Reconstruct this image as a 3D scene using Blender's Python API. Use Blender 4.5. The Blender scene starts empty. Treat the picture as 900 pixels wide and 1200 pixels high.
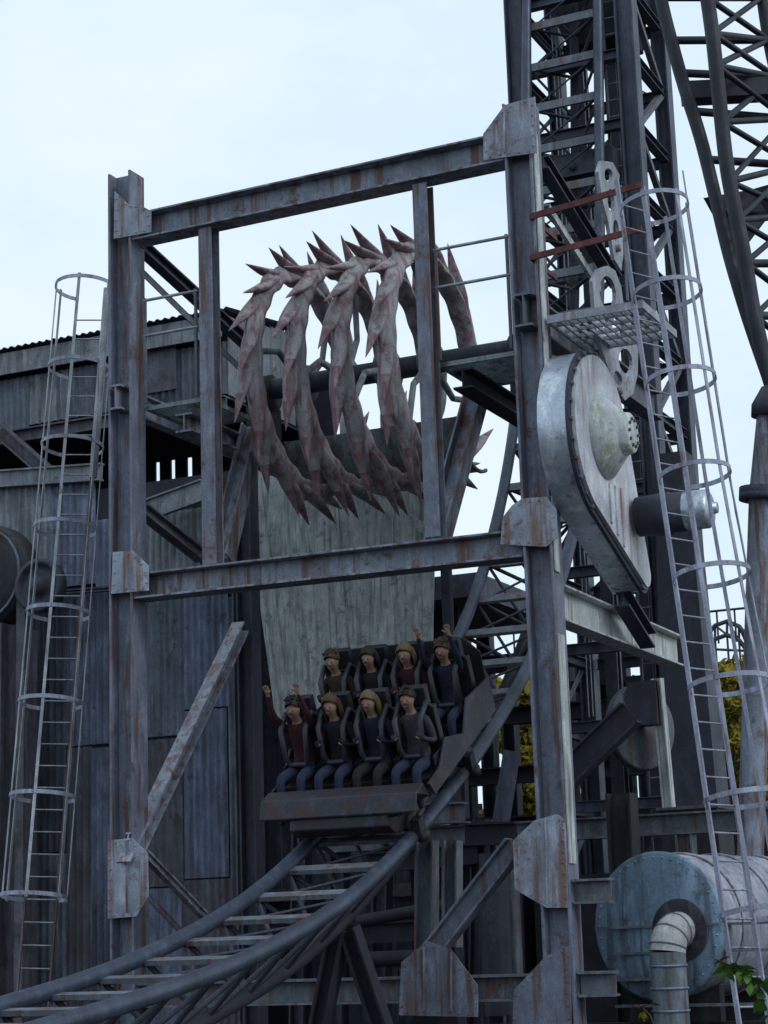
import bpy, math, random
import numpy as np
from mathutils import Vector, Matrix
random.seed(7)
sc = bpy.context.scene
COL = sc.collection
R_ = math.radians
V = Vector

# ------------------------------------------------------------------ camera
F_PX = 2300.0
PITCH, ROLL = R_(12.2), math.atan(.033)
FW = V((0, math.cos(PITCH), math.sin(PITCH)))
up0 = V((0, -math.sin(PITCH), math.cos(PITCH))); r0 = V((1, 0, 0))
RT = math.cos(ROLL)*r0 - math.sin(ROLL)*up0
UP = math.sin(ROLL)*r0 + math.cos(ROLL)*up0
EYE = V((0, 0, 1.6))
cd = bpy.data.cameras.new('camera'); cam = bpy.data.objects.new('camera', cd); COL.objects.link(cam)
cd.sensor_fit = 'VERTICAL'; cd.sensor_height = 24; cd.lens = 24*F_PX/1200; cd.clip_end = 3000; cd.clip_start = .1
M = Matrix.Identity(4)
for i in range(3): M[i][0] = RT[i]; M[i][1] = UP[i]; M[i][2] = -FW[i]; M[i][3] = EYE[i]
cam.matrix_world = M
sc.camera = cam

# ------------------------------------------------------------------ site axes: a = along the portal (right), b = into depth, z = up
YAW = math.atan2(-.41789, .9085)
A_ = V((math.cos(YAW), math.sin(YAW), 0)); B_ = V((-math.sin(YAW), math.cos(YAW), 0))
ORG = V((1.8777, 23.0, 0))
def W(p): return ORG + A_*p[0] + B_*p[1] + V((0, 0, p[2]))
def _hit(x, y, n, c):
    d = FW*F_PX + RT*(x-450) - UP*(y-600)
    t = (c + ORG.dot(n) - EYE.dot(n))/d.dot(n)
    q = EYE + d*t - ORG
    return V((q.dot(A_), q.dot(B_), q.z))
def P(x, y, b=0.0): return _hit(x, y, B_, b)
def Q(x, y, a=0.0): return _hit(x, y, A_, a)
def scr(p):
    q = W(p)-EYE; d = q.dot(FW); return (450+F_PX*q.dot(RT)/d, 600-F_PX*q.dot(UP)/d)

# ------------------------------------------------------------------ mesh builder
class MB:
    def __init__(s): s.v = []; s.f = []; s.m = []; s.s = []; s.mi = 0
    def add(s, vs, fs, sm=False):
        o = len(s.v); s.v += [V(p) for p in vs]
        for f in fs: s.f.append([i+o for i in f]); s.m.append(s.mi); s.s.append(sm)
        return s
    def box(s, x0, x1, y0, y1, z0, z1):
        return s.add([(x0,y0,z0),(x1,y0,z0),(x1,y1,z0),(x0,y1,z0),(x0,y0,z1),(x1,y0,z1),(x1,y1,z1),(x0,y1,z1)],
                     [(0,3,2,1),(4,5,6,7),(0,1,5,4),(1,2,6,5),(2,3,7,6),(3,0,4,7)])
    def bar(s, p, q, w, h, side=(0,1,0), w2=None, h2=None):
        p, q = V(p), V(q); d = (q-p).normalized(); S = V(side); S = (S - d*S.dot(d)).normalized(); T = d.cross(S)
        w2 = w if w2 is None else w2; h2 = h if h2 is None else h2
        vs = []
        for c, ww, hh in ((p, w, h), (q, w2, h2)):
            for i, j in ((-1,-1),(1,-1),(1,1),(-1,1)): vs.append(c + S*ww*.5*i + T*hh*.5*j)
        return s.add(vs, [(3,2,1,0),(4,5,6,7),(0,1,5,4),(1,2,6,5),(2,3,7,6),(3,0,4,7)])
    def ibeam(s, p, q, w, h, side=(0,1,0), tf=.028, tw=.018):
        # flange width w along 'side'; depth h across; flanges normal to h direction
        p, q = V(p), V(q); d = (q-p).normalized(); S = V(side); S = (S - d*S.dot(d)).normalized(); T = d.cross(S)
        for k in (-1, 1):
            o = T*(h/2-tf/2)*k; s.bar(p+o, q+o, w, tf, S)
        return s.bar(p, q, tw, h-2*tf-.004, S)
    def angle(s, p, q, w, t=.012, side=(0,1,0)):
        p, q = V(p), V(q); d = (q-p).normalized(); S = V(side); S = (S - d*S.dot(d)).normalized(); T = d.cross(S)
        s.bar(p, q, w, t, S); s.bar(p+S*(w/2-t/2)+T*(w/2+t/2+.001), q+S*(w/2-t/2)+T*(w/2+t/2+.001), t, w-t, S); return s
    def tube(s, pts, r, n=10, cap=True, sm=True, closed=False):
        pts = [V(p) for p in pts]; N = len(pts); rs = r if isinstance(r, (list, tuple)) else [r]*N
        T = []
        for i in range(N):
            if closed: t = pts[(i+1) % N]-pts[i-1]
            else: t = pts[min(i+1, N-1)]-pts[max(i-1, 0)]
            T.append(t.normalized())
        ref = V((0,0,1)) if abs(T[0].z) < .9 else V((1,0,0))
        n0 = (ref - T[0]*ref.dot(T[0])).normalized(); vs = []
        for i in range(N):
            n0 = (n0 - T[i]*n0.dot(T[i])).normalized(); b0 = T[i].cross(n0)
            for k in range(n):
                an = 2*math.pi*k/n; vs.append(pts[i] + (n0*math.cos(an)+b0*math.sin(an))*rs[i])
        fs = []
        for i in range(N if closed else N-1):
            j = (i+1) % N
            for k in range(n): fs.append((i*n+k, i*n+(k+1) % n, j*n+(k+1) % n, j*n+k))
        s.add(vs, fs, sm)
        if cap and not closed:
            s.add(vs[:n], [tuple(range(n))[::-1]]); s.add(vs[-n:], [tuple(range(n))])
        return s
    def ribbon(s, pts, w, t, wd):
        # flat strip: width w along fixed direction wd, thickness t
        pts = [V(p) for p in pts]; wd = V(wd).normalized(); N = len(pts); vs = []
        for i in range(N):
            d = (pts[min(i+1, N-1)]-pts[max(i-1, 0)]).normalized(); nn = d.cross(wd).normalized()
            for a, b in ((-1,-1),(1,-1),(1,1),(-1,1)): vs.append(pts[i]+wd*w*.5*a+nn*t*.5*b)
        fs = [(3,2,1,0)]
        for i in range(N-1):
            for k in range(4): fs.append((i*4+k, i*4+(k+1) % 4, i*4+4+(k+1) % 4, i*4+4+k))
        e = (N-1)*4; fs.append((e, e+1, e+2, e+3)); return s.add(vs, fs)
    def plate(s, poly, t, n=(0,-1,0)):
        # polygon (front face) extruded backwards by t against n
        poly = [V(p) for p in poly]; n = V(n).normalized(); N = len(poly)
        nv = V((0,0,0))
        for i in range(N): nv += (poly[i]-poly[0]).cross(poly[(i+1) % N]-poly[0])
        if nv.dot(n) < 0: poly = poly[::-1]
        vs = poly + [p-n*t for p in poly]
        fs = [tuple(range(N)), tuple(range(2*N-1, N-1, -1))]
        for i in range(N): fs.append((i, i+N, (i+1) % N+N, (i+1) % N))
        return s.add(vs, fs)
    def lathe(s, prof, c, ax, n=32, sm=True, ref=None):
        # prof: (distance along axis, radius)
        c, ax = V(c), V(ax).normalized(); r = V(ref) if ref else (V((0,0,1)) if abs(ax.z) < .9 else V((1,0,0)))
        e1 = (r-ax*r.dot(ax)).normalized(); e2 = ax.cross(e1); vs = []
        for h, rr in prof:
            for k in range(n):
                an = 2*math.pi*k/n; vs.append(c+ax*h+(e1*math.cos(an)+e2*math.sin(an))*max(rr, .0005))
        fs = []
        for i in range(len(prof)-1):
            for k in range(n): fs.append((i*n+k, i*n+(k+1) % n, (i+1)*n+(k+1) % n, (i+1)*n+k))
        return s.add(vs, fs, sm)
    def corrugated(s, a0, a1, b, z0, z1, pitch=.09, amp=.014, lip=0):
        n = max(4, int(abs(a1-a0)/pitch*6)); vs = []
        for i in range(n+1):
            t = i/n; a = a0+(a1-a0)*t; o = amp*math.sin(2*math.pi*(a)/pitch)
            vs += [(a, b+o, z0), (a, b+o, z1)]
        return s.add(vs, [(2*i, 2*i+2, 2*i+3, 2*i+1) for i in range(n)], True)
    def obj(s, name, mat, parent=None, origin=(0,0,0)):
        me = bpy.data.meshes.new(name); o3 = V(origin)
        me.from_pydata([tuple(p-o3) for p in s.v], [], s.f)
        mats = mat if isinstance(mat, (list, tuple)) else [mat]
        for m in mats: me.materials.append(m)
        me.polygons.foreach_set('material_index', s.m); me.polygons.foreach_set('use_smooth', s.s)
        me.update(); ob = bpy.data.objects.new(name, me); COL.objects.link(ob)
        if parent: ob.parent = parent
        return ob

class Thing:
    """Empty at the thing's base; meshes are given in site coordinates."""
    def __init__(s, name, label, cat, base, group=None):
        s.base = V(base); e = bpy.data.objects.new(name, None); COL.objects.link(e); e.empty_display_size = .3
        e.location = W(base); e.rotation_euler = (0, 0, YAW); s.e = e
        e['label'] = label; e['category'] = cat
        if group: e['group'] = group
    def part(s, name, mb, mat, label=None, stuff=False, bevel=0):
        o = mb.obj(name, mat, s.e, s.base)
        if label: o['label'] = label
        if stuff: o['kind'] = 'stuff'
        if bevel: m = o.modifiers.new('bevel', 'BEVEL'); m.width = bevel; m.segments = 1; m.limit_method = 'ANGLE'
        o['site'] = 1
        return o
    def sub(s, parent, name, mb, mat, label=None):
        o = mb.obj(name, mat, parent, s.base)
        if label: o['label'] = label
        return o
def struct(name, mb, mat):
    o = mb.obj(name, mat); o.location = ORG; o.rotation_euler = (0, 0, YAW); o['kind'] = 'structure'; return o

# ------------------------------------------------------------------ materials
def nm(name):
    m = bpy.data.materials.new(name); m.use_nodes = True; nt = m.node_tree; nt.nodes.clear()
    out = nt.nodes.new('ShaderNodeOutputMaterial'); bs = nt.nodes.new('ShaderNodeBsdfPrincipled')
    nt.links.new(bs.outputs[0], out.inputs[0]); return m, nt, bs
def noise(nt, vec, scale, detail=5, rough=.6, stretch=None):
    if stretch:
        mp = nt.nodes.new('ShaderNodeMapping'); mp.inputs['Scale'].default_value = stretch; nt.links.new(vec, mp.inputs[0]); vec = mp.outputs[0]
    n = nt.nodes.new('ShaderNodeTexNoise'); n.inputs['Scale'].default_value = scale; n.inputs['Detail'].default_value = detail
    n.inputs['Roughness'].default_value = rough; nt.links.new(vec, n.inputs['Vector']); return n.outputs[0]
def ramp(nt, fac, stops):
    r = nt.nodes.new('ShaderNodeValToRGB'); nt.links.new(fac, r.inputs[0]); el = r.color_ramp.elements
    while len(el) < len(stops): el.new(.5)
    for e, (p, c) in zip(el, stops):
        e.position = p; e.color = (c, c, c, 1) if isinstance(c, (int, float)) else (*c, 1)
    return r.outputs[0]
def mix(nt, fac, a, b, mode='MIX'):
    m = nt.nodes.new('ShaderNodeMix'); m.data_type = 'RGBA'; m.blend_type = mode
    for sock, val in ((m.inputs[0], fac), (m.inputs[6], a), (m.inputs[7], b)):
        if isinstance(val, (int, float)): sock.default_value = val
        elif isinstance(val, tuple): sock.default_value = (*val, 1)
        else: nt.links.new(val, sock)
    return m.outputs[2]
def weathered(name, base, stain=(.075,.04,.028), amount=.45, rough=.6, metal=0., scale=1., streak=1., light=None, bump=.25, seed=0, spec=.35):
    """painted or bare steel: blotchy paint, rust patches and vertical run-off streaks"""
    m, nt, bs = nm(name)
    tc = nt.nodes.new('ShaderNodeTexCoord'); oi = nt.nodes.new('ShaderNodeObjectInfo')
    ad = nt.nodes.new('ShaderNodeVectorMath'); ad.operation = 'ADD'; nt.links.new(tc.outputs['Object'], ad.inputs[0])
    ad.inputs[1].default_value = (seed*7.3, seed*3.1, seed*1.7); vec = ad.outputs[0]
    blot = noise(nt, vec, 1.6*scale, 7, .65)
    light = light or tuple(min(1, c*1.55+.01) for c in base); dark = tuple(c*.55 for c in base)
    col = mix(nt, ramp(nt, blot, [(.3, 0.), (.7, 1.)]), dark, base)
    col = mix(nt, ramp(nt, noise(nt, vec, 5*scale, 6, .7, (1,1,.35)), [(.5, 0.), (.72, .75)]), col, light)
    st = noise(nt, vec, 3.2*scale, 5, .6, (2.6, 2.6, .22))
    lo = .62-.3*amount
    rm = ramp(nt, st, [(lo, 0.), (lo+.12, .9*streak)])
    col = mix(nt, rm, col, stain)
    ru = noise(nt, vec, 2.3*scale, 9, .75); l2 = .66-.26*amount
    rm2 = ramp(nt, ru, [(l2, 0.), (l2+.08, .85)])
    col = mix(nt, rm2, col, tuple(c*.8 for c in stain))
    col = mix(nt, ramp(nt, noise(nt, vec, 34*scale, 3, .6), [(.35, .78), (.65, 1.)]), (0,0,0), col)
    nt.links.new(col, bs.inputs['Base Color'])
    rg = ramp(nt, blot, [(.3, min(1, rough+.15)), (.75, rough-.08)]); nt.links.new(rg, bs.inputs['Roughness'])
    bs.inputs['Metallic'].default_value = metal; bs.inputs['Specular IOR Level'].default_value = spec
    bp = nt.nodes.new('ShaderNodeBump'); bp.inputs['Strength'].default_value = bump; bp.inputs['Distance'].default_value = .02
    nt.links.new(noise(nt, vec, 18*scale, 6, .7), bp.inputs['Height']); nt.links.new(bp.outputs[0], bs.inputs['Normal'])
    return m
def plain(name, col, rough=.8, var=.35, scale=3, metal=0, spec=.3):
    m, nt, bs = nm(name); tc = nt.nodes.new('ShaderNodeTexCoord')
    n = noise(nt, tc.outputs['Object'], scale, 6, .65)
    c = mix(nt, ramp(nt, n, [(.3, 0.), (.7, 1.)]), tuple(x*(1-var) for x in col), tuple(min(1, x*(1+var)) for x in col))
    nt.links.new(c, bs.inputs['Base Color']); bs.inputs['Roughness'].default_value = rough; bs.inputs['Metallic'].default_value = metal
    bs.inputs['Specular IOR Level'].default_value = spec
    bp = nt.nodes.new('ShaderNodeBump'); bp.inputs['Strength'].default_value = .6; bp.inputs['Distance'].default_value = .03
    nt.links.new(n, bp.inputs['Height']); nt.links.new(bp.outputs[0], bs.inputs['Normal']); return m
RUST = (.13, .062, .045)
m_post = weathered('frame_steel', (.20,.225,.305), RUST, .38, .5)
m_beam = weathered('frame_beam_steel', (.26,.295,.375), RUST, .42, .5, seed=2)
m_gus = weathered('gusset_steel', (.36,.40,.50), (.20,.115,.10), .42, .5, seed=3)
m_pale = weathered('pale_painted_and_lit_steel', (.56,.60,.60), (.15,.11,.08), .2, .55, seed=4)  # pale paint on the beams; on the post's flange strip it stands for sky light
m_brace = weathered('brace_steel', (.15,.175,.215), RUST, .33, .6, seed=5)
m_darkst = weathered('dark_steel', (.045,.052,.080), (.04,.034,.042), .3, .55, seed=6)
m_tower = weathered('tower_steel', (.085,.10,.15), (.055,.042,.05), .25, .5, seed=7)
m_galv = weathered('galvanised_steel', (.36,.38,.43), (.16,.12,.11), .12, .42, metal=.35, seed=8)
m_cage = weathered('cage_steel', (.36,.38,.50), (.16,.09,.10), .25, .5, seed=9)
m_rail = weathered('track_rail_steel', (.075,.092,.135), (.04,.035,.04), .12, .36, metal=.3, seed=10, streak=0)
m_tie = weathered('track_tie_steel', (.05,.06,.085), (.03,.026,.03), .3, .5, seed=11)
m_red = weathered('red_oxide_tube', (.15,.035,.035), (.06,.02,.02), .4, .6, seed=12)
m_grate = weathered('walkway_grating', (.25,.31,.34), (.08,.08,.08), .3, .6, seed=13)
m_tank = weathered('tank_steel', (.22,.32,.44), (.10,.12,.16), .42, .5, scale=.9, seed=14, metal=.2)
m_tankb = weathered('tank_side_steel', (.36,.37,.45), (.17,.14,.15), .3, .55, seed=15)
m_case = weathered('chaincase_steel', (.60,.67,.80), (.25,.16,.16), .16, .26, metal=.5, seed=16)
m_plate = weathered('pale_cover_plate', (.68,.70,.78), (.38,.26,.25), .2, .5, seed=17)
m_link = weathered('link_steel', (.36,.38,.44), (.18,.13,.13), .3, .5, seed=51)
m_cone = weathered('cone_cover', (.62,.66,.70), (.33,.40,.22), .36, .5, seed=18)
m_claw = weathered('claw_blade', (.42,.40,.43), (.24,.13,.15), .48, .5, scale=1.2, seed=19, light=(.50,.49,.51), bump=.1)
m_clawtip = weathered('claw_tip', (.32,.23,.25), (.19,.085,.10), .5, .5, scale=2, seed=20)
m_drum = weathered('drum_metal', (.24,.28,.30), (.11,.09,.10), .4, .6, seed=21)
m_over = weathered('overhead_steel', (.018,.022,.038), (.016,.016,.022), .25, .5, seed=50)
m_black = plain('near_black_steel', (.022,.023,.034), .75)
m_mech = weathered('machine_metal', (.03,.036,.046), (.03,.022,.022), .4, .6, seed=22)
m_pipe = weathered('insulated_pipe', (.52,.53,.55), (.25,.22,.2), .15, .5, seed=23)
m_pipel = weathered('pipe_lower', (.17,.20,.24), (.08,.07,.07), .3, .6, seed=24)
m_ladred = weathered('ladder_rail', (.20,.14,.16), (.12,.05,.06), .5, .6, seed=25)
def sheetmat(name, base, stain, amount, seed): return weathered(name, base, stain, amount, .65, seed=seed, streak=.8, bump=.15, spec=.2)
m_sh_blue = sheetmat('sheet_blue_grey', (.175,.21,.31), (.085,.08,.10), .4, 30)
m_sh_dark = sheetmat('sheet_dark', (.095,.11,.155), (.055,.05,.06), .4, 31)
m_sh_pale = sheetmat('sheet_pale', (.26,.29,.33), (.11,.10,.10), .35, 32)
m_sh_brown = sheetmat('sheet_brown', (.13,.135,.17), (.085,.065,.07), .4, 33)
m_sh_green = sheetmat('sheet_green_grey', (.17,.20,.25), (.085,.08,.095), .4, 34)
m_wood = weathered('bleached_planks', (.47,.515,.53), (.22,.24,.25), .42, .85, scale=2.2, seed=35, light=(.62,.69,.70), spec=.15)

# ------------------------------------------------------------------ ground
g = MB(); g.add([(-900,-900,0),(900,-900,0),(900,900,0),(-900,900,0)], [(0,1,2,3)])
struct('ground', g, plain('ground_gravel', (.035,.034,.032), .95, .5, 4))

# ------------------------------------------------------------------ portal frame
LA, RA = -5.81, 0.0
portal = Thing('steel_portal_frame', 'tall rusty steel portal frame of wide beams standing around the spiked roller', 'steel frame', (-2.9, 0, 0))
for a, zt in ((LA, 11.95), (RA, 11.72)):
    mb = MB().ibeam((a, 0, 0), (a, 0, zt), .36, .36, side=(0,1,0), tf=.034)
    o = portal.part('post', mb, m_post, bevel=.004)
mb = MB().ibeam((LA+.2, 0, 11.12+.0), (RA-.2, 0, 11.17), .34, .38, side=(0,1,0)); portal.part('top_beam', mb, m_beam, bevel=.004)
mb = MB().ibeam((LA+.2, 0, 6.17), (RA-.2, 0, 6.13), .34, .34, side=(0,1,0)); portal.part('cross_beam', mb, m_beam, bevel=.004)
mb = MB().ibeam((LA+.2, 0, .98), (RA-.2, 0, .98), .30, .30, side=(0,1,0)); portal.part('bottom_beam', mb, m_brace)
for a in (P(247,450).x, P(503,420).x):
    mb = MB().ibeam((a, 0, 6.345), (a, 0, 10.93), .20, .22, side=(1,0,0), tf=.022); portal.part('upright', mb, m_post, bevel=.003)
def gusset(pts, b=-.195, mat=None, stiff=()):
    mb = MB().plate([P(x, y, b) for x, y in pts], .016)
    for p, q in stiff: mb.bar(P(*p, b)-V((0,.03,0)), P(*q, b)-V((0,.03,0)), .05, .012, side=(0,1,0))
    # bolts around the rim
    c = sum((P(x, y, b) for x, y in pts), V((0,0,0)))/len(pts); pp_ = [P(x, y, b) for x, y in pts]
    for i in range(len(pp_)):
        p, q = pp_[i], pp_[(i+1) % len(pp_)]; k = max(1, int((q-p).length/.14))
        for j in range(k):
            w_ = p.lerp(q, (j+.5)/k); w_ = w_+(c-w_).normalized()*.045
            mb.lathe([(0,.015),(-.013,.015),(-.013,0)], w_, (0,1,0), 6, False)
    portal.part('gusset_plate', mb, mat or m_gus, bevel=.003)
gusset([(566,188),(566,157),(591,123),(627,113),(629,179)], stiff=[((592,128),(592,180))])
gusset([(586,638),(589,606),(600,592),(612,584),(640,582),(652,597),(653,630),(640,641)])
gusset([(603,1042),(601,985),(625,962),(652,954),(662,960),(666,1064),(640,1064)], stiff=[((640,960),(642,1060))])
gusset([(130,696),(132,647),(155,645),(174,663),(174,692)], stiff=[((150,650),(150,690))])
gusset([(133,280),(134,224),(151,240),(156,236),(177,247),(177,272)])
gusset([(126,1077),(126,985),(155,982),(173,1000),(174,1050),(160,1074)], stiff=[((150,987),(150,1070))])
gusset([(467,1190),(470,1128),(500,1103),(528,1112),(560,1155),(560,1192)], stiff=[((498,1110),(498,1185)),((530,1116),(530,1185))], mat=m_post)
gusset([(600,1205),(602,1160),(640,1120),(668,1108),(670,1205)], mat=m_post)
# braces that run back from the posts (side planes)
def side_brace(p, q, a, w, h, mat, kind='i', name='brace'):
    p, q = Q(*p, a), Q(*q, a); mb = MB()
    if kind == 'i': mb.ibeam(p, q, w, h, side=(1,0,0))
    elif kind == 'tube': mb.tube([p, q], w/2)
    else: mb.angle(p, q, w, .014, side=(1,0,0))
    portal.part(name, mb, mat)
LI = LA+.1
side_brace((148,1016), (282,735), LI, .20, .20, m_gus)
side_brace((150,980), (240,1074), LI, .09, .12, m_gus)
side_brace((160,1035), (212,1090), LI, .08, .09, m_brace, 'l')
side_brace((160,284), (300,412), LI, .16, .18, m_darkst)
side_brace((160,312), (290,440), LI, .10, .11, m_brace, 'l')
side_brace((168,598), (236,652), LI, .16, .18, m_brace)
side_brace((636,190), (722,330), .1, .16, .20, m_darkst)
side_brace((640,240), (700,335), .1, .10, .10, m_pale, 'l')
# longitudinal beams at walkway level, both flanges showing dark, pale white beam low on the right
for a in (LI, -.02, .12):
    pass
mb = MB().ibeam((LA-.02, -.26, 8.74), (LA-.02, 5.0, 8.74), .16, .34, side=(1,0,0)); portal.part('walkway_beam', mb, m_beam)
mb = MB().ibeam((.0, -.26, 8.98), (.0, 5.0, 8.98), .22, .42, side=(1,0,0)); portal.part('walkway_beam', mb, m_brace)
mb = MB().ibeam((.06, .19, 5.42), (.06, 5.15, 5.40), .26, .44, side=(1,0,0)); portal.part('tie_beam', mb, m_pale, label='pale painted beam running back from the right post', bevel=.003)
pt = Q(770,795,.06); pb = Q(784,946,.06)
mb = MB().ibeam(pb, pt, .16, .14, side=(0,1,0), tf=.02); portal.part('thin_leg', mb, m_pale, label='thin pale leg under the far end of the pale beam')
mb = MB().bar((.195,-.06,2.35), (.195,-.06,5.0), .20, .02, side=(0,1,0)); mb.bar((.195,-.06,5.75),(.195,-.06,11.3),.16,.014,side=(0,1,0))
portal.part('skylit_flange_strip', mb, m_pale)  # added pale strips: sky light on the post's right flange, put into the colour
mb = MB().ibeam(P(604,990,-.0), P(505,1118,-.0), .22, .24, side=(0,1,0)); portal.part('brace', mb, m_post)
mb = MB().ibeam((-5.6, 5.0, 3.0), (3.0, 5.0, 3.0), .24, .30, side=(0,1,0)); portal.part('rear_beam', mb, m_brace)
lb_ = Q(289,715,LI)
portal.part('rear_leg', MB().ibeam((LI,lb_.y+.05,0),(LI,lb_.y+.05,8.55),.26,.26,side=(0,1,0)), m_darkst)
for a in (-2.6, .06):
    mb = MB().ibeam((a,5.0,0),(a,5.0,2.84),.24,.24,side=(0,1,0)); portal.part('rear_leg', mb, m_brace)
mb = MB().ibeam(P(500,1130,.4), P(500,985,.4), .2, .24, side=(0,1,0)); mb.ibeam(P(530,1110,.9), P(530,985,.9), .2, .2, side=(0,1,0)); portal.part('stub_leg', mb, m_brace)
for zz in (2.03, 1.0): portal.part('side_beam', MB().ibeam((.2,0,zz),(.62,0,zz),.24,.28,side=(0,1,0)), m_brace)

# service platforms at each end of the roller, with handrails
def platform(a0, a1, b0, b1, z, label):
    t = Thing('service_platform', label, 'platform', ((a0+a1)/2, b0, z), 'service platforms at the ends of the spiked roller')
    mb = MB()
    n = int((b1-b0)/.06)
    mb.box(a0, a1, b0, b0+.03, z-.05, z+.01); mb.box(a0, a1, b1-.03, b1, z-.05, z+.01)
    mb.box(a0, a0+.03, b0+.032, b1-.032, z-.05, z+.01); mb.box(a1-.03, a1, b0+.032, b1-.032, z-.05, z+.01)
    for i in range(1, n): bb = b0+i*.06; mb.box(a0+.032, a1-.032, bb, bb+.008, z-.03, z)
    for i in range(1, int((a1-a0)/.03)): aa = a0+i*.03; mb.box(aa, aa+.006, b0+.032, b1-.032, z-.022, z-.004)
    t.part('grating', mb, m_grate)
    for zz in (z+1.45, z+.95):
        t.part('handrail', MB().tube([(a0+.05,.02,zz),(a1-.05,.02,zz)], .022, 8), m_galv)
    for aa in (a0+.08, a1-.08): t.part('rail_post', MB().bar((aa,.02,z), (aa,.02,z+1.48), .035, .035, side=(1,0,0)), m_brace)
    return t
platform(LA+.2, -4.66, .15, 1.35, 8.66, 'grey grated service platform between the left post and the slim upright')
platform(-1.32, -.2, .15, 1.35, 8.60, 'grey grated service platform between the slim upright and the right post')
t = Thing('roller_bearing_support', 'sloping steel strut carrying the right end of the spiked roller', 'support', P(508,650,.9), 'struts carrying the ends of the roller')
t.part('strut', MB().ibeam(P(563,446,1.7), P(508,650,.9), .28, .26, side=(0,1,0)), m_beam)
t.part('head_beam', MB().ibeam((-1.02, .2, 8.38), (-1.02, 2.9, 8.38), .26, .26, side=(1,0,0)), m_black)
t.part('bearing_block', MB().box(-1.15,-.85,2.2,2.7,8.52,9.1).lathe([(-.17,.27),(.17,.27),(.17,.1),(.2,0)], (-1.0,2.45,9.3), (1,0,0), 20), m_mech)
t = Thing('roller_bearing_support', 'sloping steel strut carrying the left end of the spiked roller', 'support', P(260,655,.9), 'struts carrying the ends of the roller')
t.part('strut', MB().ibeam(P(297,500,1.7), P(260,655,.9), .26, .26, side=(0,1,0)), m_beam)
t.part('head_beam', MB().ibeam((-5.05, .2, 8.38), (-5.05, 2.9, 8.38), .26, .26, side=(1,0,0)), m_beam)
t.part('bearing_block', MB().box(-5.2,-4.9,2.2,2.7,8.52,9.1).lathe([(-.17,.27),(.17,.27),(.17,.1),(.2,0)], (-5.05,2.45,9.3), (1,0,0), 20), m_mech)

# ------------------------------------------------------------------ spiked roller
RC_B, RC_Z = 2.45, 9.36
roller = Thing('spiked_roller', 'big rotating roller of four clawed iron rings hanging over the track', 'spiked roller', (-3.2, RC_B, RC_Z))
roller.part('shaft', MB().tube([(-5.0,RC_B,RC_Z),(-1.05,RC_B,RC_Z)], .15, 18), m_darkst)
NT = 21
def ringpt(a, th, r): return V((a, RC_B+r*math.cos(th), RC_Z+r*math.sin(th)))   # th grows upward from far side
def ring_body(a):
    mb = MB(); n = NT*8; vs = []; prof = 10
    for i in range(n):
        th = 2*math.pi*i/n; ph = (i % 8)/8
        ro = 1.67+.05*math.sin(math.pi*ph)*(.3+ph)
        ri = 1.47+.02*math.cos(2*math.pi*ph)
        w = .125
        sec = [(ri,-w*1.1),(ri+.05,-w*1.05),((ri+ro)/2,-w*.8),(ro-.06,-w*.42),(ro,-w*.15),(ro,w*.15),(ro-.06,w*.42),((ri+ro)/2,w*.8),(ri+.05,w*1.05),(ri,w*1.1)]
        vs += [ringpt(a+x, th, r) for r, x in sec]
    fs = []
    for i in range(n):
        j = (i+1) % n
        for k in range(prof): fs.append((i*prof+k, i*prof+(k+1) % prof, j*prof+(k+1) % prof, j*prof+k))
    mb.add(vs, fs, True); return mb
def claw(a, th0, s=1.0, tw=0.0):
    # long curved blade: lies along the ring, swings out to a sharp hooked point
    mb = MB(); L = 14; vs = []
    def cen(t): return ringpt(a+tw*t*t, th0+.58*t**.95, 1.57+.05*t+.45*s*t**2.4)
    for i in range(L):
        t = i/(L-1); c = cen(t); T = (cen(min(1,t+.01))-cen(max(0,t-.01))).normalized()
        d = V((1,0,0)).cross(T).normalized()
        prof = math.sin(math.pi*min(1,(t*.86+.14)))**.8 if t > .45 else (.45+.55*math.sin(math.pi*t/.9))
        w = max(.002, .100*(1-t)**.75*(.55+1.0*min(t,.4)/.4*.45) + .003)
        ax = max(.002, (.125 if t < .5 else .125*(1-(t-.5)/.5)**.8)*(.6+.4*min(1,t/.3)))
        if t > .97: w = ax = .003
        for k in range(10):
            an = 2*math.pi*k/10; cc, ss = math.cos(an), math.sin(an)
            vs.append(c+d*w*cc+V((ax*math.copysign(abs(ss)**1.3, ss),0,0)))
    fs = [(i*10+k, i*10+(k+1) % 10, (i+1)*10+(k+1) % 10, (i+1)*10+k) for i in range(L-1) for k in range(10)]
    mb.add(vs[:100], [f for f in fs if max(f) < 100], True)
    mb.mi = 1; mb.add(vs[90:], [tuple(i-90 for i in f) for f in fs if min(f) >= 90], True)
    mb.mi = 0
    return mb
for ri, a in enumerate((-4.40, -3.73, -3.06, -2.39)):
    ph = ri*.11+.05
    ring = roller.part('claw_ring', ring_body(a), m_claw)
    for k in range(NT):
        roller.sub(ring, 'claw', claw(a+(.04 if k % 2 else -.04), 2*math.pi*k/NT+ph, random.uniform(.88,1.10), (.03 if k % 2 else -.03)+random.uniform(-.02,.02)), [m_claw, m_clawtip])
    mb = MB()
    for k in range(3):
        th = 2*math.pi*k/3+ph*3+.5
        p0 = ringpt(a, th, .18); p1 = ringpt(a, th+.3, 1.40); mid = ringpt(a, th+.02, .8)
        mb.tube([p0, mid, p1], [.06,.045,.05], 8)
    mb.lathe([(-.12,.15),(-.12,.26),(.12,.26),(.12,.15)], (a,RC_B,RC_Z), (1,0,0), 20)
    roller.sub(ring, 'spoke', mb, m_drum)
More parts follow.
